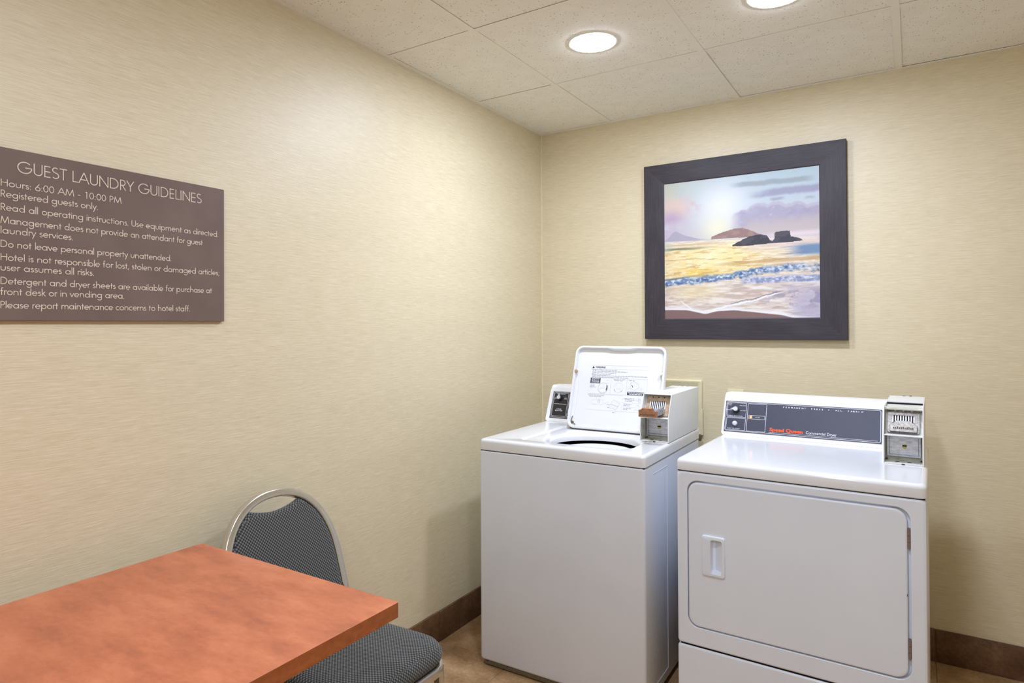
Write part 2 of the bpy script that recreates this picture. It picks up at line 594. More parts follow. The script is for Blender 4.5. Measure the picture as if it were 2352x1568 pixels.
# ------------------------------------------------------------------ lettering helpers
def arc(cx, cy, rx, ry, a0, a1, n=None):
    n = n or max(4, int(abs(a1 - a0) / 11))
    return [(cx + rx * math.cos(R(a0 + (a1 - a0) * i / n)), cy + ry * math.sin(R(a0 + (a1 - a0) * i / n))) for i in range(n + 1)]
HW = 0.047
def glyphs():
    G = {}
    k = 0.265
    ring = lambda cx: arc(cx, 0.31, k, k, 0, 360, 30)
    T_, B_ = 1 - HW, HW
    G['A'] = (0.84, [[(0.03, 0), (0.42, 0.985)], [(0.42, 0.985), (0.81, 0)], [(0.17, 0.34), (0.67, 0.34)]])
    G['D'] = (0.84, [[(0.1, 0), (0.1, 1)], [(0.1, T_), (0.31, T_)] + arc(0.31, 0.5, 0.43, 0.453, 90, -90)[1:] + [(0.1, B_)]])
    G['E'] = (0.57, [[(0.1, 0), (0.1, 1)]] + [[(0.1, y), (0.5, y)] for y in (T_, 0.5, B_)])
    G['G'] = (1.07, [arc(0.53, 0.5, 0.465, 0.465, 42, 360), [(0.995, 0.5), (0.56, 0.5)]])
    G['H'] = (0.8, [[(0.1, 0), (0.1, 1)], [(0.7, 0), (0.7, 1)], [(0.1, 0.53), (0.7, 0.53)]])
    G['I'] = (0.2, [[(0.1, 0), (0.1, 1)]])
    G['L'] = (0.5, [[(0.1, 0), (0.1, 1)], [(0.1, B_), (0.46, B_)]])
    G['M'] = (1.04, [[(0.07, 0), (0.2, 1)], [(0.2, 0.98), (0.52, 0.06)], [(0.52, 0.06), (0.84, 0.98)], [(0.84, 1), (0.97, 0)]])
    G['N'] = (0.86, [[(0.1, 0), (0.1, 1)], [(0.1, 0.97), (0.76, 0.03)], [(0.76, 0), (0.76, 1)]])
    G['P'] = (0.56, [[(0.1, 0), (0.1, 1)], [(0.1, T_), (0.27, T_)] + arc(0.27, 0.71, 0.22, 0.243, 90, -90)[1:] + [(0.1, 0.467)]])
    G['R'] = (0.6, G['P'][1] + [[(0.25, 0.467), (0.53, 0)]])
    G['S'] = (0.58, [arc(0.29, 0.745, 0.2, 0.208, 40, 250) + arc(0.285, 0.275, 0.235, 0.23, 78, -140)])
    G['T'] = (0.56, [[(0.0, T_), (0.56, T_)], [(0.28, 0), (0.28, 1)]])
    G['U'] = (0.72, [[(0.09, 1), (0.09, 0.32)] + arc(0.36, 0.32, 0.27, 0.275, 180, 360)[1:] + [(0.63, 1)]])
    G['Y'] = (0.66, [[(0.03, 1), (0.33, 0.47)], [(0.63, 1), (0.33, 0.47)], [(0.33, 0.5), (0.33, 0)]])
    G['6'] = (0.62, [arc(0.31, 0.29, 0.245, 0.245, 0, 360, 30), [(0.47, 1.0), (0.1, 0.41)]])
    G['0'] = (0.62, [arc(0.31, 0.5, 0.235, 0.455, 0, 360, 36)])
    G['1'] = (0.62, [[(0.36, 0), (0.36, 1)], [(0.36, 0.97), (0.2, 0.88)]])
    G['a'] = (0.74, [ring(0.35), [(0.63, 0), (0.63, 0.62)]])
    G['b'] = (0.72, [ring(0.38), [(0.1, 0), (0.1, 1.06)]])
    G['c'] = (0.56, [arc(0.33, 0.31, k, k, 48, 312)])
    G['d'] = (0.74, [ring(0.35), [(0.63, 0), (0.63, 1.06)]])
    G['e'] = (0.66, [arc(0.33, 0.31, k, k, 0, 315), [(0.595, 0.31), (0.07, 0.31)]])
    G['f'] = (0.36, [[(0.17, 0), (0.17, 0.85)] + arc(0.31, 0.87, 0.14, 0.15, 180, 75)[1:], [(0.03, 0.575), (0.34, 0.575)]])
    G['g'] = (0.74, [ring(0.35), [(0.63, 0.62), (0.63, -0.1)] + arc(0.36, -0.1, 0.27, 0.225, 0, -155)[1:]])
    G['h'] = (0.66, [[(0.1, 0), (0.1, 1.06)], arc(0.33, 0.36, 0.225, 0.213, 180, 0) + [(0.555, 0)]])
    G['i'] = (0.2, [[(0.1, 0), (0.1, 0.62)], [(0.1, 0.78), (0.1, 0.9)]])
    G['k'] = (0.5, [[(0.1, 0), (0.1, 1.06)], [(0.42, 0.62), (0.1, 0.3)], [(0.19, 0.4), (0.46, 0)]])
    G['l'] = (0.2, [[(0.1, 0), (0.1, 1.06)]])
    G['m'] = (0.98, [[(0.1, 0), (0.1, 0.62)], arc(0.295, 0.39, 0.195, 0.183, 180, 0) + [(0.49, 0)], arc(0.685, 0.39, 0.195, 0.183, 180, 0) + [(0.88, 0)]])
    G['n'] = (0.66, [[(0.1, 0), (0.1, 0.62)], arc(0.33, 0.36, 0.225, 0.213, 180, 0) + [(0.555, 0)]])
    G['o'] = (0.68, [ring(0.34)])
    G['p'] = (0.72, [ring(0.38), [(0.1, -0.36), (0.1, 0.62)]])
    G['q'] = (0.74, [ring(0.35), [(0.63, -0.36), (0.63, 0.62)]])
    G['r'] = (0.36, [[(0.1, 0), (0.1, 0.62)], arc(0.275, 0.39, 0.175, 0.18, 180, 55)])
    G['s'] = (0.42, [arc(0.21, 0.455, 0.125, 0.12, 30, 250) + arc(0.205, 0.19, 0.15, 0.145, 78, -150)])
    G['t'] = (0.36, [[(0.17, 0), (0.17, 0.86)], [(0.02, 0.575), (0.34, 0.575)]])
    G['u'] = (0.66, [[(0.1, 0.62), (0.1, 0.26)] + arc(0.325, 0.26, 0.225, 0.213, 180, 360)[1:] + [(0.55, 0.62)]])
    G['v'] = (0.54, [[(0.03, 0.62), (0.27, 0.02)], [(0.51, 0.62), (0.27, 0.02)]])
    G['w'] = (0.84, [[(0.03, 0.62), (0.23, 0.03)], [(0.23, 0.03), (0.42, 0.6)], [(0.42, 0.6), (0.61, 0.03)], [(0.61, 0.03), (0.81, 0.62)]])
    G['y'] = (0.54, [[(0.03, 0.62), (0.28, 0.04)], [(0.51, 0.62), (0.13, -0.36)]])
    G['.'] = (0.24, [[(0.11, 0), (0.11, 0.115)]])
    G[','] = (0.24, [[(0.14, 0.11), (0.06, -0.13)]])
    G[':'] = (0.24, [[(0.11, 0), (0.11, 0.115)], [(0.11, 0.45), (0.11, 0.565)]])
    G[';'] = (0.24, [[(0.14, 0.11), (0.06, -0.13)], [(0.12, 0.45), (0.12, 0.565)]])
    G['-'] = (0.42, [[(0.06, 0.32), (0.36, 0.32)]])
    G[' '] = (0.34, [])
    return G
GL = glyphs()

def ribbon(bm, pts, w, f):
    P_ = [Vector((p[0], p[1])) for p in pts]
    closed = (P_[0] - P_[-1]).length < 1e-6
    N = len(P_)
    L_, R_ = [], []
    for i in range(N):
        if closed and i in (0, N - 1):
            d = (P_[1] - P_[-2]).normalized()
        else:
            d = (P_[min(i + 1, N - 1)] - P_[max(i - 1, 0)]).normalized()
        nrm = Vector((-d.y, d.x))
        L_.append(bm.verts.new(f(P_[i] + nrm * w)))
        R_.append(bm.verts.new(f(P_[i] - nrm * w)))
    for i in range(N - 1):
        bm.faces.new((L_[i], R_[i], R_[i + 1], L_[i + 1]))

def stroke_text(bm, text, x0, x1, base, cap, f, hw=HW):
    """monoline geometric lettering fitted between x0 and x1; f maps (u,v) to 3D"""
    adv = sum(GL[c][0] for c in text)
    left = 0.06
    sx = (x1 - x0) / (adv - 2 * left)
    x = -left
    k = 0
    for c in text:
        a, strokes = GL[c]
        for s in strokes:
            k += 1
            h = 0.00009 * (k % 5)      # crossing strokes never share a plane
            # weight stays even: scale the path first, widen afterwards
            pts = [((x + p[0]) * sx, p[1] * cap) for p in s]
            ribbon(bm, pts, hw * cap, lambda q: f(x0 + q.x, base + q.y, h))
        x += a
    return sx / cap

def font_mesh(text, size, f, bm, align='LEFT', bold=0.0, width=None, space=1.0, sx=1.0):
    cu = bpy.data.curves.new('txt', 'FONT')
    cu.body = text
    cu.size = size
    cu.offset = bold
    cu.space_character = space
    cu.align_x = 'LEFT'
    cu.resolution_u = 3
    o = bpy.data.objects.new('txt', cu)
    COL.objects.link(o)
    dg = bpy.context.evaluated_depsgraph_get()
    dg.update()
    me = bpy.data.meshes.new_from_object(o.evaluated_get(dg))
    bpy.data.objects.remove(o)
    bpy.data.curves.remove(cu)
    if not me.vertices:
        return bm
    xs_ = [v.co.x for v in me.vertices]
    a, b = min(xs_), max(xs_)
    s = sx if width is None else width / (b - a)
    off = {'LEFT': -a * s, 'CENTER': -(a + b) / 2 * s}[align]
    for v in me.vertices:
        v.co = f(v.co.x * s + off, v.co.y)
    bm.from_mesh(me)
    bpy.data.meshes.remove(me)
    return bm

# ------------------------------------------------------------------ wall sign
sign = thing('wall_sign', 'brown wall sign headed GUEST LAUNDRY GUIDELINES on the left wall', 'sign', (0, -2.214, 1.505))
SY0, SY1, SZ0, SZ1 = -2.506, -1.9225, 1.318, 1.6935
obj('board', box(0.001, 0.0118, SY0 + 2.214, SY1 + 2.214, SZ0 - 1.505, SZ1 - 1.505, 0.0008, 1), 'sign_brown', sign)
sf = lambda u, v, h: (0.0122 + h, u + 2.214, v - 1.505)
LINES = [("GUEST LAUNDRY GUIDELINES", -2.4356, -1.9945, 1.643, 0.0262),
         ("Hours: 6:00 AM - 10:00 PM", -2.4675, -2.2119, 1.609, 0.0155),
         ("Registered guests only.", -2.4675, -2.2671, 1.5852, 0.0155),
         ("Read all operating instructions. Use equipment as directed.", -2.4675, -1.9418, 1.5564, 0.0155),
         ("Management does not provide an attendant for guest", -2.4675, -1.991, 1.5282, 0.0155),
         ("laundry services.", -2.4675, -2.3227, 1.5062, 0.0155),
         ("Do not leave personal property unattended.", -2.4675, -2.0812, 1.4768, 0.0155),
         ("Hotel is not responsible for lost, stolen or damaged articles;", -2.4675, -1.9392, 1.448, 0.0155),
         ("user assumes all risks.", -2.4675, -2.2758, 1.4259, 0.0155),
         ("Detergent and dryer sheets are available for purchase at", -2.4675, -1.9629, 1.3968, 0.0155),
         ("front desk or in vending area.", -2.4675, -2.2046, 1.3735, 0.0155),
         ("Please report maintenance concerns to hotel staff.", -2.4675, -2.0285, 1.3447, 0.0155)]
for txt, a, b, base, cap in LINES:
    bm = bmesh.new()
    stroke_text(bm, txt, a, b, base, cap, sf, 0.042 if cap > 0.02 else 0.054)
    obj('lettering', bm, 'sign_letters', sign, smooth=0)

# ------------------------------------------------------------------ framed picture
pic = thing('framed_picture', 'dark wood framed seascape print hanging above the washer and dryer', 'picture', (1.0022, 0, 1.6495))
PX0, PX1, PZ0, PZ1 = -0.4275, 0.4275, -0.4135, 0.4135
IX0, IX1, IZ0, IZ1 = 0.671 - 1.0022, 1.329 - 1.0022, 1.3315 - 1.6495, 1.968 - 1.6495
def frame_side(a, b, c, d, horiz):
    """mitred moulding: outer edge a-b, inner edge c-d (c next to b); rises slightly toward the outside"""
    bm = bmesh.new()
    def sec(o, i):   # outer point, inner point -> profile
        o = Vector((o[0], 0, o[1])); i = Vector((i[0], 0, i[1]))
        P_ = lambda t_, y: o.lerp(i, t_) + Vector((0, y, 0))
        return [P_(0, -0.001), P_(0, -0.0285), P_(0.015, -0.030), P_(0.5, -0.029), P_(0.96, -0.0265), P_(1.0, -0.0245), P_(1.0, -0.001)]
    s0, s1 = sec(a, d), sec(b, c)
    l0, l1 = loop(bm, s0), loop(bm, s1)
    bridge(bm, l0, l1)
    bm.faces.new(l0); bm.faces.new(l1)
    o = obj('frame_side', bm, 'frame_wood', pic, smooth=20)
    if not horiz:
        for d_ in o.data.uv_layers[0].data:
            d_.uv = (d_.uv[1] + 3.3, d_.uv[0])
O = [(PX0, PZ1), (PX1, PZ1), (PX1, PZ0), (PX0, PZ0)]
I = [(IX0, IZ1), (IX1, IZ1), (IX1, IZ0), (IX0, IZ0)]
for q in range(4):
    frame_side(O[q], O[(q + 1) % 4], I[(q + 1) % 4], I[q], q % 2 == 0)

def art(nx=372, nz=360):
    rng = np.random.default_rng(5)
    U, V = np.meshgrid((np.arange(nx) + 0.5) / nx, (np.arange(nz) + 0.5) / nz)
    def vn(fu, fv, seed, su=0.0, sv=0.0):
        r_ = np.random.default_rng(seed)
        g = r_.random((int(fv) + 3, int(fu) + 3))
        x = np.clip(U + su, 0, 1) * fu; y = np.clip(V + sv, 0, 1) * fv
        xi = x.astype(int); yi = y.astype(int)
        xf = x - xi; yf = y - yi
        xf = xf * xf * (3 - 2 * xf); yf = yf * yf * (3 - 2 * yf)
        a = g[yi, xi] * (1 - xf) + g[yi, xi + 1] * xf
        b = g[yi + 1, xi] * (1 - xf) + g[yi + 1, xi + 1] * xf
        return a * (1 - yf) + b * yf
    def fbm(fu, fv, seed, oct_=5, su=0.0, sv=0.0):
        s = 0; a = 0.5; tot = 0
        for k in range(oct_):
            s = s + a * vn(fu * 2 ** k, fv * 2 ** k, seed + k * 13, su, sv); tot += a; a *= 0.55
        return s / tot
    C_ = lambda r, g, b: np.array([r, g, b], float)
    img = np.zeros((nz, nx, 3))
    def over(mask, c):
        m = np.clip(mask, 0, 1)[..., None]
        img[:] = img * (1 - m) + np.asarray(c) * m
    ss = lambda a, b, x: (lambda t: t * t * (3 - 2 * t))(np.clip((x - a) / (b - a), 0, 1))
    n1 = fbm(4, 5, 11); n2 = fbm(9, 12, 31); n3 = fbm(24, 30, 51, 4)
    # sky
    img[:] = C_(200, 214, 222)
    over(ss(0.25, 0.0, V) * ss(0.3, 0.9, U) * 0.6, C_(182, 206, 216))
    over(ss(0.30, 0.05, V) * ss(0.5, 0.0, U) * 0.6, C_(202, 208, 196))
    over(ss(0.22, 0.0, np.abs(V - 0.06)) * ss(0.18, 0.0, U) * 0.5, C_(206, 204, 170))
    over(ss(0.15, 0.42, V) * 0.6, C_(214, 202, 200))
    over(ss(0.30, 0.0, U) * ss(0.10, 0.2, V + 0.1 * (n1 - 0.5)) * 0.75 * ss(0.36, 0.6, n2 + 0.12), C_(206, 186, 206))
    over(ss(0.16, 0.0, np.hypot((U - 0.08) * 0.8, V - 0.19)) * ss(0.4, 0.62, n2 + 0.06), C_(232, 205, 192))
    over(ss(0.14, 0.0, np.hypot((U - 0.06), (V - 0.27) * 1.3)) * 0.7 * ss(0.35, 0.6, n2), C_(184, 162, 196))
    over(ss(0.10, 0.0, np.hypot((U - 0.22) * 1.2, V - 0.19)) * 0.6 * ss(0.4, 0.6, n3), C_(208, 172, 178))
    # sun glow
    g = np.exp(-(((U - 0.40) / 0.17) ** 2 + ((V - 0.20) / 0.16) ** 2))
    over(g * 0.9, C_(246, 247, 250))
    g = np.exp(-(((U - 0.37) / 0.10) ** 2 + ((V - 0.36) / 0.10) ** 2))
    over(g * 0.8, C_(250, 246, 214))
    # clouds
    wob = 0.02 * (fbm(14, 6, 71) - 0.5)
    over(ss(0.026, 0.008, np.abs(V - 0.078 + wob - 0.004 * np.sin(U * 9))) * ss(0.43, 0.56, U) * ss(0.99, 0.90, U) * 0.75, C_(160, 168, 176))
    over(ss(0.036, 0.012, np.abs(V - 0.15 + wob * 1.2 + 0.01 * (U - 0.8))) * ss(0.55, 0.74, U + 0.15 * (n2 - 0.5)) * 0.85, C_(162, 160, 186))
    over(ss(0.016, 0.004, np.abs(V - 0.196 + wob)) * ss(0.69, 0.73, U) * ss(0.81, 0.76, U) * 0.7, C_(165, 163, 182))
    over(ss(0.014, 0.004, np.abs(V - 0.205 + wob)) * ss(0.9, 0.93, U) * ss(0.98, 0.95, U) * 0.6, C_(172, 172, 192))
    top = 0.275 - 0.05 * np.exp(-((U - 0.74) / 0.16) ** 2) - 0.06 * (fbm(12, 4, 91) - 0.5) - 0.022 * np.abs(np.sin(U * 26 + 2 * n1))
    cm = ss(-0.006, 0.014, V - top) * ss(0.43, 0.54, U + 0.06 * (n2 - 0.5)) * ss(0.44, 0.34, V)
    over(cm * (0.55 + 0.5 * n3), C_(172, 164, 190))
    over(ss(0.0, 0.012, V - top) * ss(0.03, 0.012, V - top) * ss(0.46, 0.6, U) * 0.55, C_(216, 204, 218))
    over(ss(0.50, 0.60, U) * ss(0.28, 0.38, V + 0.05 * (n1 - 0.5)) * ss(0.46, 0.42, V) * 0.85, C_(204, 190, 188))
    over(ss(0.05, 0.0, np.hypot((U - 0.74) / 2.2, V - 0.272)) * ss(0.5, 0.7, n3) * 0.9, C_(244, 236, 240))
    over(ss(0.60, 0.80, U) * ss(0.030, 0.0, np.abs(V - 0.437)) * 0.8, C_(240, 222, 228))
    # far hills
    hz = 0.428 + 0.032 * U
    hill = 0.43 - 0.062 * np.exp(-((U - 0.08) / 0.05) ** 2) - 0.028 * np.exp(-((U - 0.16) / 0.07) ** 2)
    over((V > hill) * (V < hz) * ss(0.36, 0.2, U) * 0.8, C_(176, 172, 188))
    # sea
    sea = ss(0, 0.006, V - hz)
    ripple = fbm(10, 90, 101, 4)
    ripple2 = fbm(22, 130, 121, 3)
    sc = C_(236, 222, 190)[None, None] + 0 * U[..., None]
    seaimg = np.ones((nz, nx, 3)) * C_(232, 214, 196)
    def sover(mask, c):
        m = np.clip(mask, 0, 1)[..., None]
        seaimg[:] = seaimg * (1 - m) + np.asarray(c) * m
    sover(ss(0.56, 0.1, np.abs(U - 0.33)) * ss(0.44, 0.52, V) * ss(0.74, 0.66, V) * 0.95, C_(250, 228, 158))
    sover(np.exp(-(((U - 0.30) / 0.12) ** 2 + ((V - 0.57) / 0.07) ** 2)) * 0.8, C_(255, 246, 196))
    sover(np.exp(-(((U - 0.23) / 0.12) ** 2 + ((V - 0.66) / 0.03) ** 2)) * 0.75, C_(246, 204, 92))
    sover(ss(0.54, 0.66, ripple) * 0.55 * ss(0.47, 0.52, V), C_(206, 164, 108))
    sover(ss(0.47, 0.36, ripple2) * 0.6, C_(255, 248, 214))
    sover(ss(0.012, 0.003, np.abs(V - 0.489 + 0.012 * (ripple - 0.5))) * ss(0.42, 0.1, U) * 0.85, C_(120, 124, 100))
    sover(ss(0.008, 0.002, np.abs(V - 0.462 + 0.01 * (ripple - 0.5))) * ss(0.5, 0.2, U) * 0.5, C_(196, 166, 124))
    sover(ss(0.05, 0.02, np.abs(V - 0.465)) * ss(0.10, 0.0, U) * 0.6, C_(190, 204, 186))
    sover(ss(0.48, 0.60, U) * ss(0.56, 0.50, V) * 0.6, C_(232, 214, 214))
    sover(ss(0.76, 0.92, U + 0.12 * (ripple - 0.5)) * ss(0.048, 0.02, np.abs(V - 0.545)) * 0.9, C_(112, 142, 180))
    sover(ss(0.85, 1.0, U) * ss(0.02, 0.006, np.abs(V - 0.60)) * 0.5, C_(190, 176, 160))
    sover(ss(0.3, 0.5, U) * ss(0.016, 0.005, np.abs(V - 0.622 + 0.02 * U + 0.01 * (ripple - 0.5))) * 0.6, C_(198, 164, 110))
    # breaking wave
    wl = np.interp(U, [0, 0.2, 0.41, 0.6, 0.83, 1.0], [0.735, 0.715, 0.708, 0.678, 0.658, 0.660])
    dv = V - wl
    foam = fbm(46, 60, 151, 4)
    below = ss(0.0, 0.012, dv - 0.03)
    # wash behind the wave
    wash = np.ones((nz, nx, 3)) * C_(228, 214, 204)
    lines = fbm(8, 56, 171, 4, 0.0, 0.0)
    lines = (lines + 0.6 * fbm(20, 110, 181, 3)) / 1.6
    m = ss(0.50, 0.62, lines)[..., None] * 0.55; wash = wash * (1 - m) + C_(192, 166, 152) * m
    m = ss(0.48, 0.36, lines)[..., None] * 0.75; wash = wash * (1 - m) + C_(250, 244, 236) * m
    m = (np.exp(-(((U - 0.22) / 0.16) ** 2 + ((V - 0.80) / 0.06) ** 2)) * 0.6)[..., None]; wash = wash * (1 - m) + C_(250, 232, 176) * m
    m = (ss(0.70, 0.95, U + 0.3 * (n2 - 0.5)) * ss(0.72, 0.85, V) * 0.75)[..., None]; wash = wash * (1 - m) + C_(188, 182, 208) * m
    m = (ss(0.5, 0.62, fbm(18, 26, 191, 4)) * ss(0.55, 0.8, U) * ss(0.78, 0.84, V) * ss(0.96, 0.88, V) * 0.5)[..., None]; wash = wash * (1 - m) + C_(140, 130, 158) * m
    b3 = below[..., None]
    seaimg[:] = seaimg * (1 - b3) + wash * b3
    big = fbm(9, 5, 271, 3)
    band = ss(-0.030, -0.010, dv + 0.035 * (big - 0.5) + 0.02 * (foam - 0.5)) * ss(0.036, 0.012, dv + 0.045 * (big - 0.5) + 0.03 * (foam - 0.5))
    sover(band * (0.9 - 0.5 * ss(0.80, 0.95, U)), C_(104, 134, 178))
    sover(band * ss(0.52, 0.66, fbm(30, 70, 281, 3)) * 0.7, C_(70, 98, 140))
    sover(band * ss(0.40, 0.72, 0.55 * foam + 0.45 * fbm(90, 110, 251, 3)) * 0.95, C_(236, 240, 246))
    sover(ss(0.010, 0.002, np.abs(dv + 0.024)) * ss(0.5, 0.0, U) * 0.6, C_(90, 104, 96))
    band2 = ss(0.028, 0.010, np.abs(V - (0.738 - 0.004 * U) + 0.02 * (foam - 0.5))) * ss(0.50, 0.58, U)
    sover(band2 * 0.8, C_(120, 138, 184))
    sover(band2 * ss(0.38, 0.7, 0.5 * foam + 0.5 * fbm(80, 120, 261, 3)) * 0.9, C_(230, 230, 238))
    # foam line curling over the wash
    sm1 = lambda xs_, ys_: np.convolve(np.pad(np.interp(np.linspace(0, 1, nx), xs_, ys_), 14, mode='edge'), np.hanning(31)[1:-1] / np.hanning(31).sum(), 'same')[14:-14][None, :] + 0 * U
    fl = sm1([0.10, 0.125, 0.196, 0.26, 0.337, 0.473, 0.605, 0.733, 0.80], [0.84, 0.868, 0.922, 0.938, 0.928, 0.892, 0.868, 0.826, 0.81])
    ok = ss(0.11, 0.13, U) * ss(0.80, 0.74, U)
    sover(ss(0.0085, 0.002, np.abs(V - fl - 0.006 + 0.022 * (n3 - 0.5))) * ok * (0.6 + 0.6 * n2), C_(252, 252, 253))
    sover(ss(0.005, 0.001, np.abs(V - fl + 0.004 + 0.022 * (n3 - 0.5))) * ok * ss(0.40, 0.5, U) * 0.6, C_(110, 100, 120))
    # wet sand
    sl = sm1([0, 0.161, 0.288, 0.358, 0.473, 0.604, 0.763, 0.843, 1.0], [0.928, 0.931, 0.963, 0.942, 0.937, 0.953, 0.973, 0.995, 1.02])
    sover(ss(0.03, 0.004, sl - V) * ss(0.0, 0.003, sl - V) * 0.95, C_(250, 250, 252))
    sover(ss(0.0, 0.004, V - sl + 0.003 * (n3 - 0.5)), C_(140, 112, 110))
    s3 = sea[..., None]
    img[:] = img * (1 - s3) + seaimg * s3
    # islands and rocks
    def poly(pts, c, c2, amt=0.35, jag=0.006):
        px = [p[0] for p in pts]; up_ = [p[1] for p in pts]; lo = [p[2] for p in pts]
        tu = np.interp(U, px, up_) + jag * (fbm(60, 8, 211, 3) - 0.5); tl = np.interp(U, px, lo)
        m = (V > tu) * (V < tl) * (U > px[0]) * (U < px[-1])
        over(m * 1.0, c)
        over(m * ss(0.45, 0.65, n3) * amt, c2)
        return m
    poly([(0.327, 0.432, 0.437), (0.334, 0.416, 0.437), (0.409, 0.390, 0.436), (0.477, 0.374, 0.437), (0.537, 0.373, 0.438), (0.595, 0.398, 0.44), (0.64, 0.424, 0.44)], C_(158, 130, 126), C_(186, 156, 142), 0.5)
    poly([(0.469, 0.490, 0.494), (0.496, 0.469, 0.496), (0.569, 0.436, 0.496), (0.60, 0.430, 0.496), (0.634, 0.423, 0.495), (0.66, 0.431, 0.494), (0.685, 0.436, 0.493), (0.704, 0.470, 0.492), (0.728, 0.488, 0.491)], C_(72, 70, 80), C_(104, 98, 104), 0.5, 0.012)
    poly([(0.716, 0.482, 0.488), (0.730, 0.463, 0.49), (0.733, 0.418, 0.492), (0.75, 0.416, 0.492), (0.822, 0.414, 0.492), (0.828, 0.456, 0.491), (0.871, 0.466, 0.489), (0.899, 0.484, 0.486)], C_(74, 72, 84), C_(106, 100, 108), 0.5, 0.008)
    img = np.clip(img, 0, 255) / 255
    img = img * 0.91
    lin = np.where(img <= 0.04045, img / 12.92, ((img + 0.055) / 1.055) ** 2.4)
    return lin, nx, nz

def canvas():
    lin, nx, nz = art()
    gx_ = np.linspace(IX0 - 0.004, IX1 + 0.004, nx + 1)
    gz_ = np.linspace(IZ1 + 0.004, IZ0 - 0.004, nz + 1)
    X, Z = np.meshgrid(gx_, gz_)
    vs_ = np.stack([X, np.full_like(X, -0.0225), Z], -1).reshape(-1, 3)
    i = np.arange(nz)[:, None] * (nx + 1) + np.arange(nx)[None]
    fs = np.stack([i, i + nx + 1, i + nx + 2, i + 1], -1).reshape(-1, 4)
    me = bpy.data.meshes.new('print')
    nv, nf = len(vs_), len(fs)
    me.vertices.add(nv); me.vertices.foreach_set('co', vs_.reshape(-1).astype(np.float32))
    me.loops.add(nf * 4); me.loops.foreach_set('vertex_index', fs.reshape(-1).astype(np.int32))
    me.polygons.add(nf); me.polygons.foreach_set('loop_start', np.arange(0, nf * 4, 4, dtype=np.int32))
    me.update(calc_edges=True)
    at = me.color_attributes.new('print', 'FLOAT_COLOR', 'CORNER')
    col_ = np.concatenate([lin.reshape(-1, 3), np.ones((nf, 1))], 1)
    col_ = np.repeat(col_, 4, axis=0)
    at.data.foreach_set('color', col_.reshape(-1).astype(np.float32))
    o = obj('print', me, 'art_print', pic, smooth=0)
    part_label(o, 'seascape print of surf, rocks and a bright sky')
    obj('backing_board', box(IX0 - 0.004, IX1 + 0.004, -0.0215, -0.002, IZ0 - 0.004, IZ1 + 0.004), 'dark_back', pic)
canvas()

# ------------------------------------------------------------------ wall boxes
wb = thing('washer_outlet_box', 'cream plastic outlet box plate on the wall behind the washer', 'wall box', (0.69, 0, 0.92))
b = bmesh.new()
o0 = loop(b, [(p[0], 0, p[1]) for p in rr(-0.15, 0.147, -0.125, 0.127, 0.006, 3)])
o1 = loop(b, [(p[0], -0.011, p[1]) for p in rr(-0.15, 0.147, -0.125, 0.127, 0.006, 3)])
o2 = loop(b, [(p[0], -0.015, p[1]) for p in rr(-0.146, 0.143, -0.121, 0.123, 0.005, 3)])
o3 = loop(b, [(p[0], -0.015, p[1]) for p in rr(-0.139, 0.136, -0.114, 0.116, 0.005, 3)])
o4 = loop(b, [(p[0], -0.0135, p[1]) for p in rr(-0.137, 0.134, -0.112, 0.114, 0.005, 3)])
for x, y in ((o0, o1), (o1, o2), (o2, o3), (o3, o4)):
    bridge(b, x, y)
fill(b, [o4])
obj('face_plate', b, 'cream_plastic', wb)
obj('lower_lip', box(0.139, 0.1495, -0.013, -0.001, -0.125, -0.005, 0.001, 1), 'cream_plastic', wb)
obj('drain_elbow', box(0.134, 0.146, -0.03, -0.0155, -0.150, -0.123, 0.003, 2), 'grime', wb)

ot = thing('wall_outlet', 'ivory duplex outlet plate peeking out above the dryer console', 'outlet', (0.984, 0, 0.955))
obj('cover_plate', box(-0.035, 0.035, -0.007, 0, -0.057, 0.057, 0.0025, 2), 'ivory_plastic', ot)
for z in (-0.021, 0.021):
    r_ = obj('receptacle', prism(rr(-0.016, 0.016, z - 0.014, z + 0.014, 0.008, 4), -0.0085, -0.005, 'y', 0.0008, 1), 'ivory_plastic', ot)
    obj('slot', box(-0.007, -0.0055, -0.0088, -0.008, z - 0.002, z + 0.006), 'dark_gap', r_)
    obj('slot', box(0.0055, 0.007, -0.0088, -0.008, z - 0.002, z + 0.006), 'dark_gap', r_)
obj('screw', cyl((0, -0.0075, 0), 0.003, 0.002, 'y', 12), 'ivory_plastic', ot)

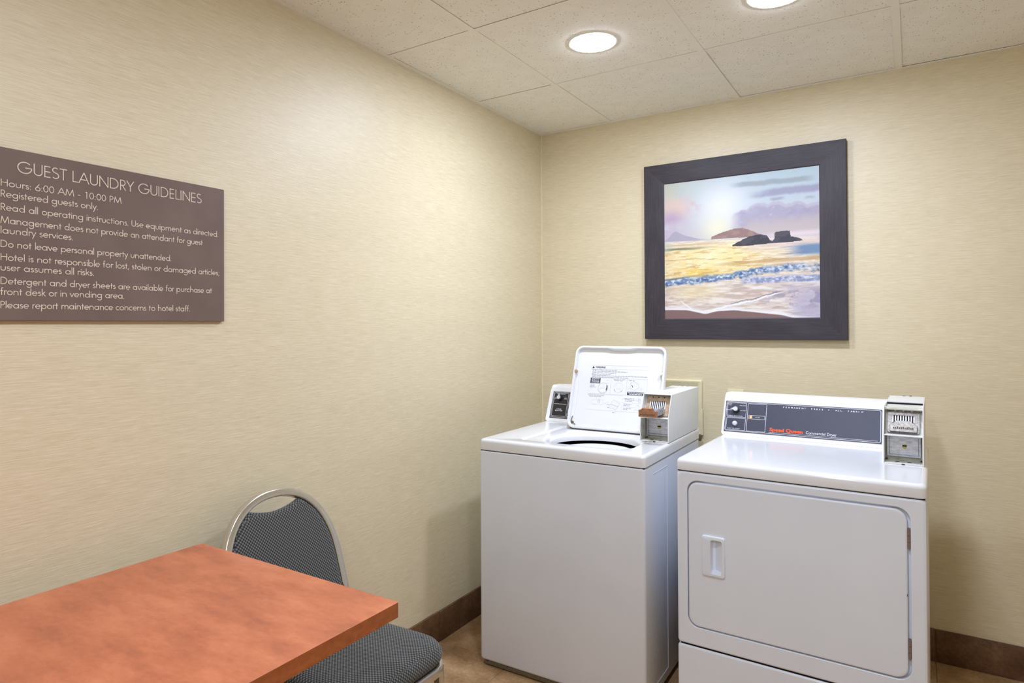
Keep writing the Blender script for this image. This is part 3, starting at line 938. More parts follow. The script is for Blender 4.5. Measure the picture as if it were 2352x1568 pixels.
# ------------------------------------------------------------------ coin boxes
ZT = 0.868
def coin_box(parent, x0, x1, out):
    """sheet metal meter case, open at the front: coin slide above, vault door below"""
    case = bpy.data.objects.new('coin_meter', None)
    COL.objects.link(case)
    case.parent = parent
    part_label(case, 'white sheet metal coin meter case')
    y0, ym, yb = (0.270, 0.312, 0.690)
    z0, zm, zt = ZT + 0.0005, 0.958, 1.042
    th = 0.0032
    side = [(y0, z0), (y0, zm), (ym, zt), (yb, zt), (yb, z0)]
    b = prism(side, x0, x0 + th, 'x', 0.0008, 1)
    b = prism(side, x1 - th, x1, 'x', 0.0008, 1, bm=b)
    b = box(x0 + th, x1 - th, y0 + 0.0005, yb, z0, z0 + 0.003, bm=b)                 # floor
    b = box(x0 + th, x1 - th, yb - 0.003, yb, z0, zt, bm=b)                     # back
    if out:
        b = box(x0 + th, x1 - th, ym + 0.0005, yb, zt - 0.003, zt, 0.0008, 1, bm=b)   # top
    else:
        b = box(x0 + th, x1 - th, 0.470, yb, zt - 0.003, zt, bm=b)              # rear cover
        b = box(x0 + th, x1 - th, ym + 0.0005, ym + 0.006, zt - 0.004, zt - 0.0005, bm=b)
    c = obj('case', b, 'sheet_metal_white', case)
    if not out:
        g = obj('front_cover', box(x0 + th, x1 - th, ym + 0.004, 0.463, zt - 0.011, zt - 0.008), 'case_inside', case)
        obj('slot_edge', box(x0 + th, x1 - th, 0.4635, 0.4695, zt - 0.010, zt - 0.0035), 'dark_gap', case)
    for dx in ((-0.011, 0.011) if out else (-0.010, 0.010)):
        xm = (x0 + x1) / 2 + dx
        obj('top_clip', box(xm - 0.004, xm + 0.004, yb - 0.012, yb - 0.006, zt, zt + 0.0035, 0.001, 1), 'worn_steel', case)
    # shelf between the cavities
    obj('shelf', box(x0 + th, x1 - th, y0 + 0.001, y0 + 0.075, zm - 0.003, zm, 0.0006, 1), 'sheet_metal_white', case)
    # inside liner of the lower cavity
    d = 0.056
    b = box(x0 + th, x0 + th + 0.0008, y0 + 0.002, y0 + d + 0.01, z0 + 0.003, zm - 0.003)
    b = box(x1 - th - 0.0008, x1 - th, y0 + 0.002, y0 + d + 0.01, z0 + 0.003, zm - 0.003, bm=b)
    b = box(x0 + th, x1 - th, y0 + 0.002, y0 + d + 0.01, z0 + 0.003, z0 + 0.0038, bm=b)
    b = box(x0 + th, x1 - th, y0 + d + 0.008, y0 + d + 0.01, z0 + 0.003, zm - 0.003, bm=b)
    obj('liner', b, 'case_inside', case)
    # vault door with rim
    vx0, vx1, vz0, vz1 = x0 + 0.009, x1 - 0.009, z0 + 0.016, zm - 0.007
    b = bmesh.new()
    R_ = lambda i, y: loop(b, [(p[0], y, p[1]) for p in rr(vx0 + i, vx1 - i, vz0 + i, vz1 - i, 0.002, 2)])
    yv = y0 + d
    a0, a1, a2, a3 = R_(0, yv + 0.006), R_(0, yv - 0.004), R_(0.0045, yv - 0.004), R_(0.0065, yv)
    for p, q in ((a0, a1), (a1, a2), (a2, a3)):
        bridge(b, p, q)
    fill(b, [a3])
    vd = obj('vault_door', b, 'zinc', case)
    xm, zl = (vx0 + vx1) / 2 + 0.002, (vz0 + vz1) / 2 - 0.002
    lk = obj('lock', cyl((xm, yv - 0.0015, zl), 0.0062, 0.004, 'y', 20), 'brass_lock', vd)
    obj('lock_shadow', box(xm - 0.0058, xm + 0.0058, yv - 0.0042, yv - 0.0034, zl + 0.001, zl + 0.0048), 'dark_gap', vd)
    for dx in (-0.016, 0.016):
        obj('bolt_hole', cyl(((x0 + x1) / 2 + dx, y0 + 0.024, z0 + 0.0042), 0.006, 0.0008, 'z', 16), 'grime', case)
    for xx in (x0 + th + 0.004, x1 - th - 0.004):
        obj('corner_grime', box(xx - 0.003, xx + 0.003, y0 + d - 0.010, y0 + d + 0.006, z0 + 0.0039, z0 + 0.0075, 0.001, 1), 'grime', case)
    obj('drip_tab', box((x0 + x1) / 2 - 0.004, (x0 + x1) / 2 + 0.004, y0 - 0.0012, y0 + 0.0005, z0 + 0.0002, z0 + 0.0022), 'dark_rubber', case)
    # upper cavity: face plate parallel to the sloping front
    sl = math.atan2(ym - y0, zt - zm)
    Lh = math.hypot(ym - y0, zt - zm)
    frame = Matrix.Translation(((x0 + x1) / 2, y0 + 0.026, zm)) @ Matrix.Rotation(-sl, 4, 'X')
    W2 = (x1 - x0) / 2
    pm = 'bronze_plate' if out else 'worn_steel'
    b = prism(rr(-W2 + 0.010, W2 - 0.010, 0.004, Lh - 0.008, 0.007, 4), 0.0, 0.006, 'y', 0.001, 1)
    bmesh.ops.transform(b, matrix=frame, verts=b.verts)
    plate = obj('slide_plate', b, pm, case)
    b = box(-W2 + th, W2 - th, 0.006, 0.008, 0.0, Lh - 0.003, m=frame)
    obj('plate_surround', b, 'case_inside', case)
    # slot field: dark recess with bright upright fins
    fz0, fz1 = (0.030, 0.062) if out else (0.036, 0.062)
    obj('slot_recess', box(-0.029, 0.029, -0.0012, 0.0008, fz0, fz1, m=frame), 'dark_gap', plate)
    b = None
    for k in range(9):
        xx = -0.028 + 0.056 * k / 8
        b = box(xx - 0.0019, xx + 0.0019, -0.003, 0.0, fz0 + 0.0015 * abs(k - 4) * 0.2, fz1 - 0.001, 0.0006, 1, bm=b, m=frame)
    f_ = obj('fin', b, 'bright_fin', plate)
    obj('fin_crossbar', box(-0.028, 0.028, -0.0024, 0.0, (fz0 + fz1) / 2 - 0.0016, (fz0 + fz1) / 2 + 0.0016, m=frame), 'dark_gap', plate)
    for dx in (-0.022, 0.0, 0.022):
        obj('rivet', cyl((0, 0, 0), 0.0022, 0.002, 'y', 10, bm=None), 'dark_rubber' if out else 'bright_fin', plate).matrix_local = frame @ Matrix.Translation((dx, -0.0005, Lh - 0.016))
    if out:
        # slide pushed out: grey slide body and brown hand bar
        s = Matrix.Translation(((x0 + x1) / 2 - 0.001, 0.0, 0.0))
        b = box(-0.030, 0.030, 0.214, 0.306, 0.975, 0.988, 0.001, 1, m=s)
        for k in range(4):
            xx = 0.031
            b = box(xx - 0.0015, xx + 0.001, 0.222 + 0.019 * k, 0.232 + 0.019 * k, 0.972, 0.998, 0.0006, 1, bm=b, m=s)
        obj('slide_body', b, 'zinc', case)
        bar = [(-0.0335, 0.968), (0.0335, 0.968), (0.0335, 0.990), (0.020, 0.990), (0.017, 1.001), (-0.019, 1.001), (-0.024, 0.993), (-0.0335, 0.993)]
        b = prism(bar, 0.198, 0.214, 'y', 0.0012, 1)
        bmesh.ops.transform(b, matrix=s, verts=b.verts)
        hb = obj('hand_bar', b, 'worn_brass', case)
        obj('worn_lettering', box(-0.028, 0.028, 0.1972, 0.1982, 0.9755, 0.9795, m=s), 'grime', hb)
    else:
        bar = [(-0.036, 0.006), (0.036, 0.006), (0.036, 0.028), (0.031, 0.030), (0.029, 0.034), (0.024, 0.034), (0.021, 0.042), (-0.021, 0.042), (-0.024, 0.034), (-0.029, 0.034), (-0.031, 0.030), (-0.036, 0.028)]
        b = prism(bar, -0.009, -0.001, 'y', 0.001, 1)
        bmesh.ops.transform(b, matrix=frame, verts=b.verts)
        hb = obj('hand_bar', b, 'worn_steel', case)
        b = None
        for k in range(11):
            xx = -0.025 + 0.005 * k
            h = 0.003 + 0.0012 * ((k * 7) % 3)
            b = box(xx - 0.0016, xx + 0.0016, -0.0098, -0.0088, 0.0145, 0.0165 + h, bm=b, m=frame)
        obj('worn_lettering', b, 'grime', hb)
    return case

# ------------------------------------------------------------------ console helpers
PA = Vector((0, 0.555, 0.88))
PB = Vector((0, 0.603, 0.998))
PTv = (PB - PA).normalized()
PN = Vector((0, -PTv.z, PTv.y))
def on_panel(h):
    return lambda u, v: tuple(PA + Vector((u, 0, 0)) + PTv * v + PN * h)

def rect_line(bm, x0, x1, v0, v1, w, f, r=0.0, sides='LRTB'):
    """outline rectangle drawn with bars of width w"""
    if r > 0:
        pts = rr(x0, x1, v0, v1, r, 3)
        pts.append(pts[0])
        ribbon(bm, pts, w / 2, lambda q: f(q.x, q.y))
        return
    if 'L' in sides: ribbon(bm, [(x0, v0), (x0, v1)], w / 2, lambda q: f(q.x, q.y))
    if 'R' in sides: ribbon(bm, [(x1, v0), (x1, v1)], w / 2, lambda q: f(q.x, q.y))
    if 'T' in sides: ribbon(bm, [(x0, v1), (x1, v1)], w / 2, lambda q: f(q.x, q.y))
    if 'B' in sides: ribbon(bm, [(x0, v0), (x1, v0)], w / 2, lambda q: f(q.x, q.y))

def hbar(bm, x0, x1, v, w, f):
    ribbon(bm, [(x0, v), (x1, v)], w / 2, lambda q: f(q.x, q.y))

def console(parent, x0, x1, dy=0.0, label=None):
    prof = [(0.548, ZT + 0.0005), (0.5515, 0.872), (0.606, 1.006), (0.608, 1.014), (0.612, 1.021), (0.619, 1.0255), (0.63, 1.027), (0.688, 1.027), (0.69, 1.02), (0.69, ZT + 0.0005)]
    b = prism([(p[0] + dy, p[1]) for p in prof], x0, x1, 'x', 0.006, 3)
    return obj('console', b, 'white_plastic', parent, smooth=40)

def droplet(n=18, r=0.0085, tip=0.019):
    pts = []
    for i in range(n + 1):
        a = R(30 + 300 * i / n)
        pts.append((r * math.cos(a), r * math.sin(a)))
    pts.append((tip, 0))
    return pts

def pointer_knob(parent, f, u, v, ang, mat='knob_black'):
    # round skirt plus raised pointer with a pale teardrop face
    c = Vector(f(u, v))
    zq = PN.to_track_quat('Z', 'Y').to_matrix().to_4x4()
    mt = Matrix.Translation(c) @ zq
    b = cyl((0, 0, 0.006), 0.0125, 0.012, 'z', 28, bev=0.0015)
    bmesh.ops.transform(b, matrix=mt, verts=b.verts)
    k = obj('knob', b, mat, parent)
    # local panel axes inside the rotated frame
    ex = (zq.inverted() @ Vector((1, 0, 0, 0))).xyz
    ey = (zq.inverted() @ Vector((0, PTv.y, PTv.z, 0))).xyz
    pts = []
    for p in droplet():
        x = p[0] * math.cos(ang) - p[1] * math.sin(ang)
        y = p[0] * math.sin(ang) + p[1] * math.cos(ang)
        q = ex * x + ey * y
        pts.append((q.x, q.y))
    b = prism(pts, 0.012, 0.017, 'z')
    bmesh.ops.transform(b, matrix=mt, verts=b.verts)
    obj('pointer', b, 'knob_grey', k)
    return k

# ------------------------------------------------------------------ washer
WW, WD = 0.658, 0.690
washer = thing('washing_machine', 'white top load coin washer with its lid standing open', 'washing machine', (0.2477, -0.9741, 0), R(0.722))
WZS = 0.8241

def cabinet_shell(z0, z1, w, d, r=0.012):
    b = bmesh.new()
    rings = []
    for (z, i) in ((z0, 0.010), (z0 + 0.004, 0.004), (z0 + 0.012, 0.0), (z1 - 0.004, 0.0), (z1, 0.003)):
        rings.append(loop(b, [(p[0], p[1], z) for p in rr(i, w - i, i, d - i, r, 4)]))
    for i in range(len(rings) - 1):
        bridge(b, rings[i], rings[i + 1])
    b.faces.new(rings[0])
    return b
obj('cabinet', cabinet_shell(0.020, WZS - 0.002, WW - 0.002, WD), 'cabinet_enamel', washer)
b = box(0.012, WW - 0.012, 0.006, WD - 0.02, 0.005, 0.0205, 0.002, 1)
obj('base_strip', b, 'grime', washer)
for fx in (0.05, WW - 0.05):
    for fy in (0.05, WD - 0.05):
        obj('levelling_foot', cyl((fx, fy, 0.0045), 0.018, 0.009, 'z', 20, r2=0.014), 'dark_rubber', washer)
for fx in (0.030, 0.12):
    obj('base_screw', cyl((fx, 0.0065, 0.0235), 0.0042, 0.003, 'y', 14), 'dark_rubber', washer)
# embossed lines on the right side of the cabinet
b = box(WW - 0.003, WW - 0.0012, 0.085, 0.245, 0.79, 0.7925)
b = box(WW - 0.003, WW - 0.0012, 0.2435, 0.246, 0.06, 0.7925, bm=b)
b = box(WW - 0.003, WW - 0.0012, 0.085, 0.246, 0.06, 0.0625, bm=b)
obj('side_seam', b, 'cabinet_enamel', washer)
obj('seam_gap', box(0.004, WW - 0.005, 0.004, WD - 0.004, WZS - 0.0022, WZS + 0.0002), 'dark_gap', washer)

# top panel with lid recess and basket opening
def opening(n=64, grow=0.0):
    pts = []
    cx_, cy_, a, bb = 0.395, 0.195, 0.168 + grow, 0.158 + grow
    for i in range(n):
        t_ = 2 * math.pi * i / n
        x = cx_ + a * math.cos(t_)
        y = cy_ + bb * math.sin(t_)
        y = max(y, 0.088 - grow + 0.004 * math.cos((x - cx_) * 26))
        pts.append((x, y))
    return pts
b = bmesh.new()
rings = []
for (i, z, r) in ((0.004, WZS + 0.0002, 0.012), (0.0, WZS + 0.003, 0.013), (0.0, ZT - 0.012, 0.013), (0.0012, ZT - 0.0066, 0.013), (0.0045, ZT - 0.0022, 0.013), (0.010, ZT, 0.013), (0.013, ZT, 0.013)):
    rings.append(loop(b, [(p[0], p[1], z) for p in rr(i, WW - i, i, WD - i, r, 4)]))
for i in range(len(rings) - 1):
    bridge(b, rings[i], rings[i + 1])
rx0, rx1, ry0, ry1 = 0.136, 0.578, 0.060, 0.470
ra = loop(b, [(p[0], p[1], ZT) for p in rr(rx0, rx1, ry0, ry1, 0.03, 6)])
rb = loop(b, [(p[0], p[1], ZT - 0.002) for p in rr(rx0 + 0.005, rx1 - 0.005, ry0 + 0.005, ry1 - 0.005, 0.027, 6)])
rc = loop(b, [(p[0], p[1], ZT - 0.006) for p in rr(rx0 + 0.009, rx1 - 0.009, ry0 + 0.009, ry1 - 0.009, 0.025, 6)])
fill(b, [rings[-1], ra])
bridge(b, ra, rb); bridge(b, rb, rc)
oa = loop(b, [(p[0], p[1], ZT - 0.006) for p in opening(64, 0.010)])
ob = loop(b, [(p[0], p[1], ZT - 0.009) for p in opening(64, 0.003)])
oc = loop(b, [(p[0], p[1], ZT - 0.014) for p in opening(64, 0.0)])
od = loop(b, [(p[0], p[1], ZT - 0.030) for p in opening(64, 0.001)])
fill(b, [rc, oa])
bridge(b, oa, ob); bridge(b, ob, oc); bridge(b, oc, od)
obj('top_panel', b, 'enamel', washer, smooth=40)
# tub ring and basket
tub = obj('tub', lathe([(0.158, -0.044), (0.150, -0.0405), (0.142, -0.0385), (0.134, -0.0390), (0.110, -0.0405), (0.080, -0.0430), (0.060, -0.0460), (0.055, -0.056), (0.060, -0.10), (0.160, -0.14), (0.168, -0.40), (0.15, -0.43), (0.03, -0.43), (0.0, -0.43)], 64, c=(0.395, 0.195, ZT)), 'tub_white', washer, smooth=60)
obj('tub_shade_ring', lathe([(0.186, -0.0475), (0.176, -0.0465), (0.165, -0.0455), (0.1585, -0.0435)], 64, c=(0.395, 0.195, ZT)), 'shade_brown', washer, smooth=50)  # outer tub ring coloured dark for the shade under the top panel

# open lid
LB = Vector((0, 0.432, 0.8665))
LTv = (Vector((0, 0.543, 1.205)) - Vector((0, 0.432, 0.87))).normalized()
LN = Vector((0, -LTv.z, LTv.y))
lf = lambda h: (lambda u, v: tuple(LB + Vector((u, 0, 0)) + LTv * v + LN * h))
LX0, LX1, LV0, LV1 = 0.168, 0.572, -0.002, 0.362
lid = bpy.data.objects.new('lid', None)
COL.objects.link(lid)
lid.parent = washer
part_label(lid, 'open lid with printed instructions inside')
b = bmesh.new()
def lid_loop(inset, h, r, dip=0.0):
    P_ = []
    for p in rr(LX0 + inset, LX1 - inset, LV0 + inset, LV1 - inset, r, 6):
        P_.append(p)
    # extra points along the top edge allow the finger notch
    top = []
    n = 7
    a0_, a1_ = n - 1, n        # index between the two top corners
    out = P_[:a1_]
    xs_, xe = P_[a0_][0], P_[a1_][0]
    for k in range(1, 24):
        t_ = k / 24
        x = xs_ + (xe - xs_) * t_
        d = dip * (1 / (1 + math.exp(-(t_ - 0.32) * 70)) - 1 / (1 + math.exp(-(t_ - 0.64) * 70)))
        out.append((x, P_[a0_][1] - d))
    out += P_[a1_:]
    return loop(b, [lf(h)(*q) for q in out])
l_ = [lid_loop(0.004, -0.010, 0.032), lid_loop(0.0, -0.007, 0.034), lid_loop(0.0, 0.010, 0.034), lid_loop(0.0015, 0.0145, 0.033), lid_loop(0.005, 0.016, 0.031), lid_loop(0.009, 0.0155, 0.028, 0.004), lid_loop(0.0105, 0.012, 0.027, 0.007), lid_loop(0.012, 0.0, 0.026, 0.008)]
for i in range(len(l_) - 1):
    bridge(b, l_[i], l_[i + 1])
fill(b, [l_[-1]])
fill(b, [l_[0]])
obj('lid_panel', b, 'enamel', lid, smooth=45)
for u_ in (0.182, 0.556):
    bb_ = cyl((0, 0, 0), 0.007, 0.009, 'z', 18, bev=0.001)
    q = LN.to_track_quat('Z', 'Y').to_matrix().to_4x4()
    bmesh.ops.transform(bb_, matrix=Matrix.Translation(Vector(lf(0.0125)(u_, 0.246))) @ q, verts=bb_.verts)
    obj('bumper', bb_, 'off_white_plastic' if u_ > 0.3 else 'bronze_plate', lid)
# inner side ribs and hinge eye
for (u_, s_) in ((0.186, 1), (0.553, -1)):
    b = bmesh.new()
    ribbon(b, [(u_ + s_ * 0.000, 0.225), (u_ + s_ * 0.006, 0.17), (u_ + s_ * 0.006, 0.09), (u_, 0.04)], 0.0022, lambda q: lf(0.0016)(q.x, q.y))
    obj('lid_rib', b, 'white_plastic', lid)
bb_ = cyl((0, 0, 0), 0.0058, 0.004, 'z', 16)
bmesh.ops.transform(bb_, matrix=Matrix.Translation(Vector(lf(0.0008)(0.190, 0.024))) @ q, verts=bb_.verts)
obj('hinge_eye', bb_, 'grime', lid)
b = bmesh.new()
ribbon(b, [(0.186, 0.016), (0.184, 0.03), (0.188, 0.05)], 0.0018, lambda q: lf(0.004)(q.x, q.y))
ribbon(b, [(0.196, 0.02), (0.205, 0.014)], 0.0018, lambda q: lf(0.003)(q.x, q.y))
obj('hinge_stain', b, 'grime', lid)
# grime along the foot of the lid
obj('lid_gasket', sweep([lf(0.004)(LX0 + 0.016, LV0 + 0.0015), lf(0.004)(LX1 - 0.016, LV0 + 0.0015)], 0.006, 0.006, 0.001), 'grime', lid)

# printed instructions
g1, g2, g3 = bmesh.new(), bmesh.new(), bmesh.new()    # grey, dark, white
F = lf(0.0010); FW = lf(0.0013)
ribbon(g2, [(0.2555, 0.2655), (0.2555, 0.2735)], 0.0009, lambda q: F(q.x, q.y))
for k in range(6):   # warning triangle
    hbar(g2, 0.2555 - 0.005 * (1 - k / 6), 0.2555 + 0.005 * (1 - k / 6), 0.266 + 0.0014 * k, 0.0015, F)
font_mesh('WARNING', 0.011, lambda x, y: F(0.266 + x, 0.266 + y), g2, width=0.044, bold=0.0002)
def greek(bm, x0, x1, v, h=0.0016, seed=0):
    r_ = random.Random(seed)
    x = x0
    while x < x1:
        w_ = r_.uniform(0.004, 0.014)
        hbar(bm, x, min(x + w_, x1), v + r_.uniform(-0.0003, 0.0003), h, F)
        x += w_ + r_.uniform(0.0018, 0.003)
ws = bmesh.new()
hbar(ws, 0.247, 0.50, 0.2785, 0.0008, F)
hbar(ws, 0.247, 0.50, 0.2630, 0.0006, F)
for i, (a, c, v) in enumerate(((0.252, 0.363, 0.2585), (0.275, 0.410, 0.2520), (0.275, 0.360, 0.2455), (0.250, 0.340, 0.2395), (0.275, 0.498, 0.2335), (0.275, 0.418, 0.2270))):
    greek(g1, a, c, v, 0.0017, 3 + i)
for v in (0.2520, 0.2455, 0.2335, 0.2270):
    font_mesh('DO NOT', 0.0055, lambda x, y: F(0.2535 + x, v - 0.0018 + y), g2, width=0.0185)
# first row of boxes
rect_line(ws, 0.246, 0.343, 0.154, 0.2235, 0.0007, F)
rect_line(ws, 0.343, 0.412, 0.154, 0.2235, 0.0007, F)
rect_line(ws, 0.412, 0.500, 0.154, 0.2235, 0.0007, F)
hbar(ws, 0.244, 0.400, 0.152, 0.0007, F)
ribbon(g2, [(0.249, 0.2105), (0.294, 0.2105)], 0.0112, lambda q: F(q.x, q.y))
for i, v in enumerate((0.2185, 0.2130, 0.2075, 0.2025)):
    font_r = random.Random(i)
    x = 0.254
    while x < 0.289:
        w_ = font_r.uniform(0.005, 0.010)
        hbar(g3, x, min(x + w_, 0.290), v, 0.0022, FW)
        x += w_ + 0.0015
for i, v in enumerate((0.1945, 0.1885, 0.1825)):
    greek(g1, 0.250, (0.266, 0.270, 0.276)[i], v, 0.0015, 40 + i)
greek(g1, 0.352, 0.405, 0.2190, 0.0015, 50); greek(g1, 0.357, 0.395, 0.2140, 0.0015, 51)
greek(g1, 0.420, 0.447, 0.2170, 0.0015, 52)
line = lambda bm, pts, w=0.0008: ribbon(bm, pts, w / 2, lambda q: F(q.x, q.y))
circ = lambda cx_, cy_, rx_, ry_, a0=0, a1=360: arc(cx_, cy_, rx_, ry_, a0, a1, 26)
line(g1, circ(0.309, 0.179, 0.022, 0.023)); line(ws, circ(0.309, 0.170, 0.017, 0.010))
line(ws, [(0.304, 0.18), (0.304, 0.195)]); line(ws, [(0.312, 0.18), (0.312, 0.195)]); line(ws, circ(0.328, 0.208, 0.006, 0.008))
line(g2, [(0.3245, 0.170), (0.327, 0.180), (0.3265, 0.192)], 0.0044)
line(ws, circ(0.378, 0.184, 0.020, 0.021)); line(g1, circ(0.378, 0.184, 0.020, 0.021, 200, 235), 0.0014); line(g1, circ(0.378, 0.184, 0.020, 0.021, -60, -30), 0.0014)
line(ws, [(0.372, 0.18), (0.372, 0.195)]); line(ws, [(0.384, 0.18), (0.384, 0.195)]); line(ws, [(0.365, 0.178), (0.391, 0.178)])
line(g1, [(0.441, 0.2135), (0.428, 0.2055), (0.429, 0.186), (0.445, 0.174), (0.466, 0.188), (0.462, 0.203), (0.441, 0.2135)])
line(ws, [(0.420, 0.192), (0.420, 0.168)]); line(ws, [(0.478, 0.190), (0.476, 0.168)]); line(ws, [(0.420, 0.185), (0.445, 0.166), (0.478, 0.184)])
line(g2, [(0.4335, 0.197), (0.438, 0.193), (0.4395, 0.187)], 0.0022)
# closing notice
ribbon(g2, [(0.418, 0.1615), (0.491, 0.1615)], 0.0064, lambda q: F(q.x, q.y))
for (a, c, v) in ((0.421, 0.488, 0.1643), (0.428, 0.482, 0.1586)):
    x = a; rr_ = random.Random(int(v * 1e5))
    while x < c:
        w_ = rr_.uniform(0.006, 0.013)
        hbar(g3, x, min(x + w_, c), v, 0.0026, FW)
        x += w_ + 0.002
# second row
greek(g1, 0.247, 0.318, 0.1475, 0.0015, 60); greek(g1, 0.252, 0.306, 0.1420, 0.0015, 61)
hbar(ws, 0.244, 0.480, 0.0845, 0.0007, F)
line(ws, [(0.402, 0.150), (0.400, 0.085)])
line(ws, [(0.264, 0.116), (0.268, 0.127), (0.312, 0.130), (0.318, 0.123), (0.312, 0.108), (0.270, 0.108), (0.264, 0.116)])
line(g1, circ(0.298, 0.120, 0.005, 0.005)); line(g1, [(0.298, 0.124), (0.298, 0.132)])
line(g1, [(0.362, 0.132), (0.346, 0.097), (0.376, 0.091), (0.392, 0.117), (0.362, 0.132)])
line(g1, [(0.352, 0.112), (0.386, 0.104)]); line(ws, [(0.358, 0.109), (0.355, 0.095)]); line(ws, [(0.370, 0.107), (0.366, 0.093)])
line(ws, [(0.312, 0.108), (0.345, 0.122)]); greek(g1, 0.334, 0.35, 0.110, 0.0013, 62); greek(g1, 0.338, 0.348, 0.098, 0.0013, 63)
for i, (a, c, v) in enumerate(((0.408, 0.455, 0.1405), (0.412, 0.452, 0.1350), (0.412, 0.445, 0.1290), (0.408, 0.442, 0.1160), (0.408, 0.434, 0.1105), (0.408, 0.444, 0.0990), (0.408, 0.428, 0.0935))):
    greek(g1, a, c, v, 0.0015, 70 + i)
hbar(ws, 0.402, 0.49, 0.1215, 0.0006, F); hbar(ws, 0.402, 0.49, 0.1045, 0.0006, F)
line(g1, circ(0.474, 0.134, 0.005, 0.006)); line(ws, circ(0.466, 0.138, 0.009, 0.004)); line(g1, [(0.462, 0.112), (0.470, 0.115), (0.476, 0.108)]); line(g1, [(0.455, 0.092), (0.464, 0.097), (0.470, 0.090), (0.474, 0.098)])
greek(g1, 0.363, 0.375, 0.0775, 0.002, 80)
obj('instruction_print', g1, 'print_grey', lid, smooth=0)['kind'] = 'stuff'
obj('bold_print', g2, 'print_dark', lid, smooth=0)['kind'] = 'stuff'
obj('reversed_print', g3, 'print_white', lid, smooth=0)['kind'] = 'stuff'
obj('box_lines', ws, 'print_pale', lid, smooth=0)['kind'] = 'stuff'

# washer console
WCX1 = 0.548
con = console(washer, 0.004, WCX1)
cp = on_panel(0.0022)
fr = Matrix((( 1, 0, 0, PA.x), (0, PTv.y, PN.y, PA.y), (0, PTv.z, PN.z, PA.z), (0, 0, 0, 1)))
def panel_plate(x0, x1, v0, v1, mat, parent, h=0.0022):
    bb = bmesh.new()
    a = loop(bb, [(x0, v0, -0.003), (x1, v0, -0.003), (x1, v1, -0.003), (x0, v1, -0.003)])
    c = loop(bb, [(x0, v0, h), (x1, v0, h), (x1, v1, h), (x0, v1, h)])
    bridge(bb, a, c); bb.faces.new(c)
    bmesh.ops.transform(bb, matrix=fr, verts=bb.verts)
    return obj('control_panel', bb, mat, parent)
pl = panel_plate(0.0205, WCX1 - 0.014, 0.003, 0.1275, 'panel_black', washer)
f = on_panel(0.0027)
b = bmesh.new()
rect_line(b, 0.0245, WCX1 - 0.018, 0.007, 0.1245, 0.0013, f, r=0.004)
rect_line(b, 0.0290, 0.0990, 0.0125, 0.1200, 0.0011, f, r=0.002)
rect_line(b, 0.1045, 0.2900, 0.0125, 0.1200, 0.0011, f, r=0.002)
hbar(b, 0.0330, 0.0950, 0.0690, 0.0013, f)
font_mesh('CYCLE', 0.0078, lambda x, y: f(0.0615 + x, 0.0425 + y), b, 'CENTER', 0.0001)
font_mesh('SELECTOR', 0.0078, lambda x, y: f(0.0615 + x, 0.0355 + y), b, 'CENTER', 0.0001)
font_mesh('WATER TEMPERATURE', 0.0046, lambda x, y: f(0.0615 + x, 0.1140 + y), b, 'CENTER', width=0.042)
for s, u, v in (('HOT', 0.0375, 0.0965), ('WASH', 0.0375, 0.0915), ('COLD', 0.0865, 0.0965), ('WASH', 0.0865, 0.0915)):
    font_mesh(s, 0.0046, lambda x, y: f(u + x, v + y), b, 'CENTER')
for k in range(5):
    hbar(b, 0.108, 0.122, 0.026 + 0.018 * k, 0.004, f)
obj('panel_print', b, 'print_white', pl, smooth=0)
pointer_knob(pl, f, 0.0575, 0.0965, R(90))
coin_box(washer, 0.546, 0.655, True)

# ------------------------------------------------------------------ dryer
DW, DD = 0.6835, 0.690
dryer = thing('clothes_dryer', 'white front load coin dryer with wide navy control panel', 'dryer', (0.9991, -0.9375, 0), R(-1.2))
DZS = 0.8273
# top
b = bmesh.new()
rings = []
for (i, z, r) in ((0.004, DZS + 0.0012, 0.014), (0.0, DZS + 0.004, 0.016), (0.0, ZT - 0.013, 0.016), (0.0014, ZT - 0.007, 0.016), (0.005, ZT - 0.0024, 0.016), (0.012, ZT, 0.016), (0.016, ZT, 0.014)):
    rings.append(loop(b, [(p[0], p[1], z) for p in rr(i, DW - i, i, DD - i, r, 4)]))
for i in range(len(rings) - 1):
    bridge(b, rings[i], rings[i + 1])
b.faces.new(rings[-1])
b.faces.new(rings[0])
obj('top_panel', b, 'enamel', dryer, smooth=40)
obj('seam_gap', box(0.006, DW - 0.006, 0.006, DD - 0.01, DZS - 0.001, DZS + 0.0014), 'dark_gap', dryer)
# cabinet body and front frame with door opening
obj('cabinet', box(0.002, DW - 0.002, 0.016, DD, 0.03, DZS - 0.0012, 0.006, 2), 'cabinet_enamel', dryer)
def yloop(b, pts, y):
    return loop(b, [(p[0], y, p[1]) for p in pts])
HX0, HX1, HZ0, HZ1 = 0.0365, 0.6445, 0.329, 0.8005
b = bmesh.new()
fz0, fz1 = 0.2695, DZS - 0.001
l = [yloop(b, rr(0.002 + i, DW - 0.002 - i, fz0 + i * 0.7, fz1 - i * 0.7, 0.011, 4), y) for i, y in ((0.0, 0.020), (0.0, 0.009), (0.0022, 0.0035), (0.0075, 0.0008), (0.0095, 0.0008))]
for i in range(4):
    bridge(b, l[i], l[i + 1])
h0 = yloop(b, rr(HX0 - 0.0012, HX1 + 0.0012, HZ0 - 0.0012, HZ1 + 0.0012, 0.036, 8), 0.0008)
h1 = yloop(b, rr(HX0, HX1, HZ0, HZ1, 0.035, 8), 0.002)
h2 = yloop(b, rr(HX0, HX1, HZ0, HZ1, 0.035, 8), 0.0155)
h00 = yloop(b, rr(HX0 - 0.004, HX1 + 0.004, HZ0 - 0.004, HZ1 + 0.004, 0.038, 8), 0.0008)
bridge(b, h0, h00)
fill(b, [l[4], h00])
bridge(b, h0, h1); bridge(b, h1, h2)
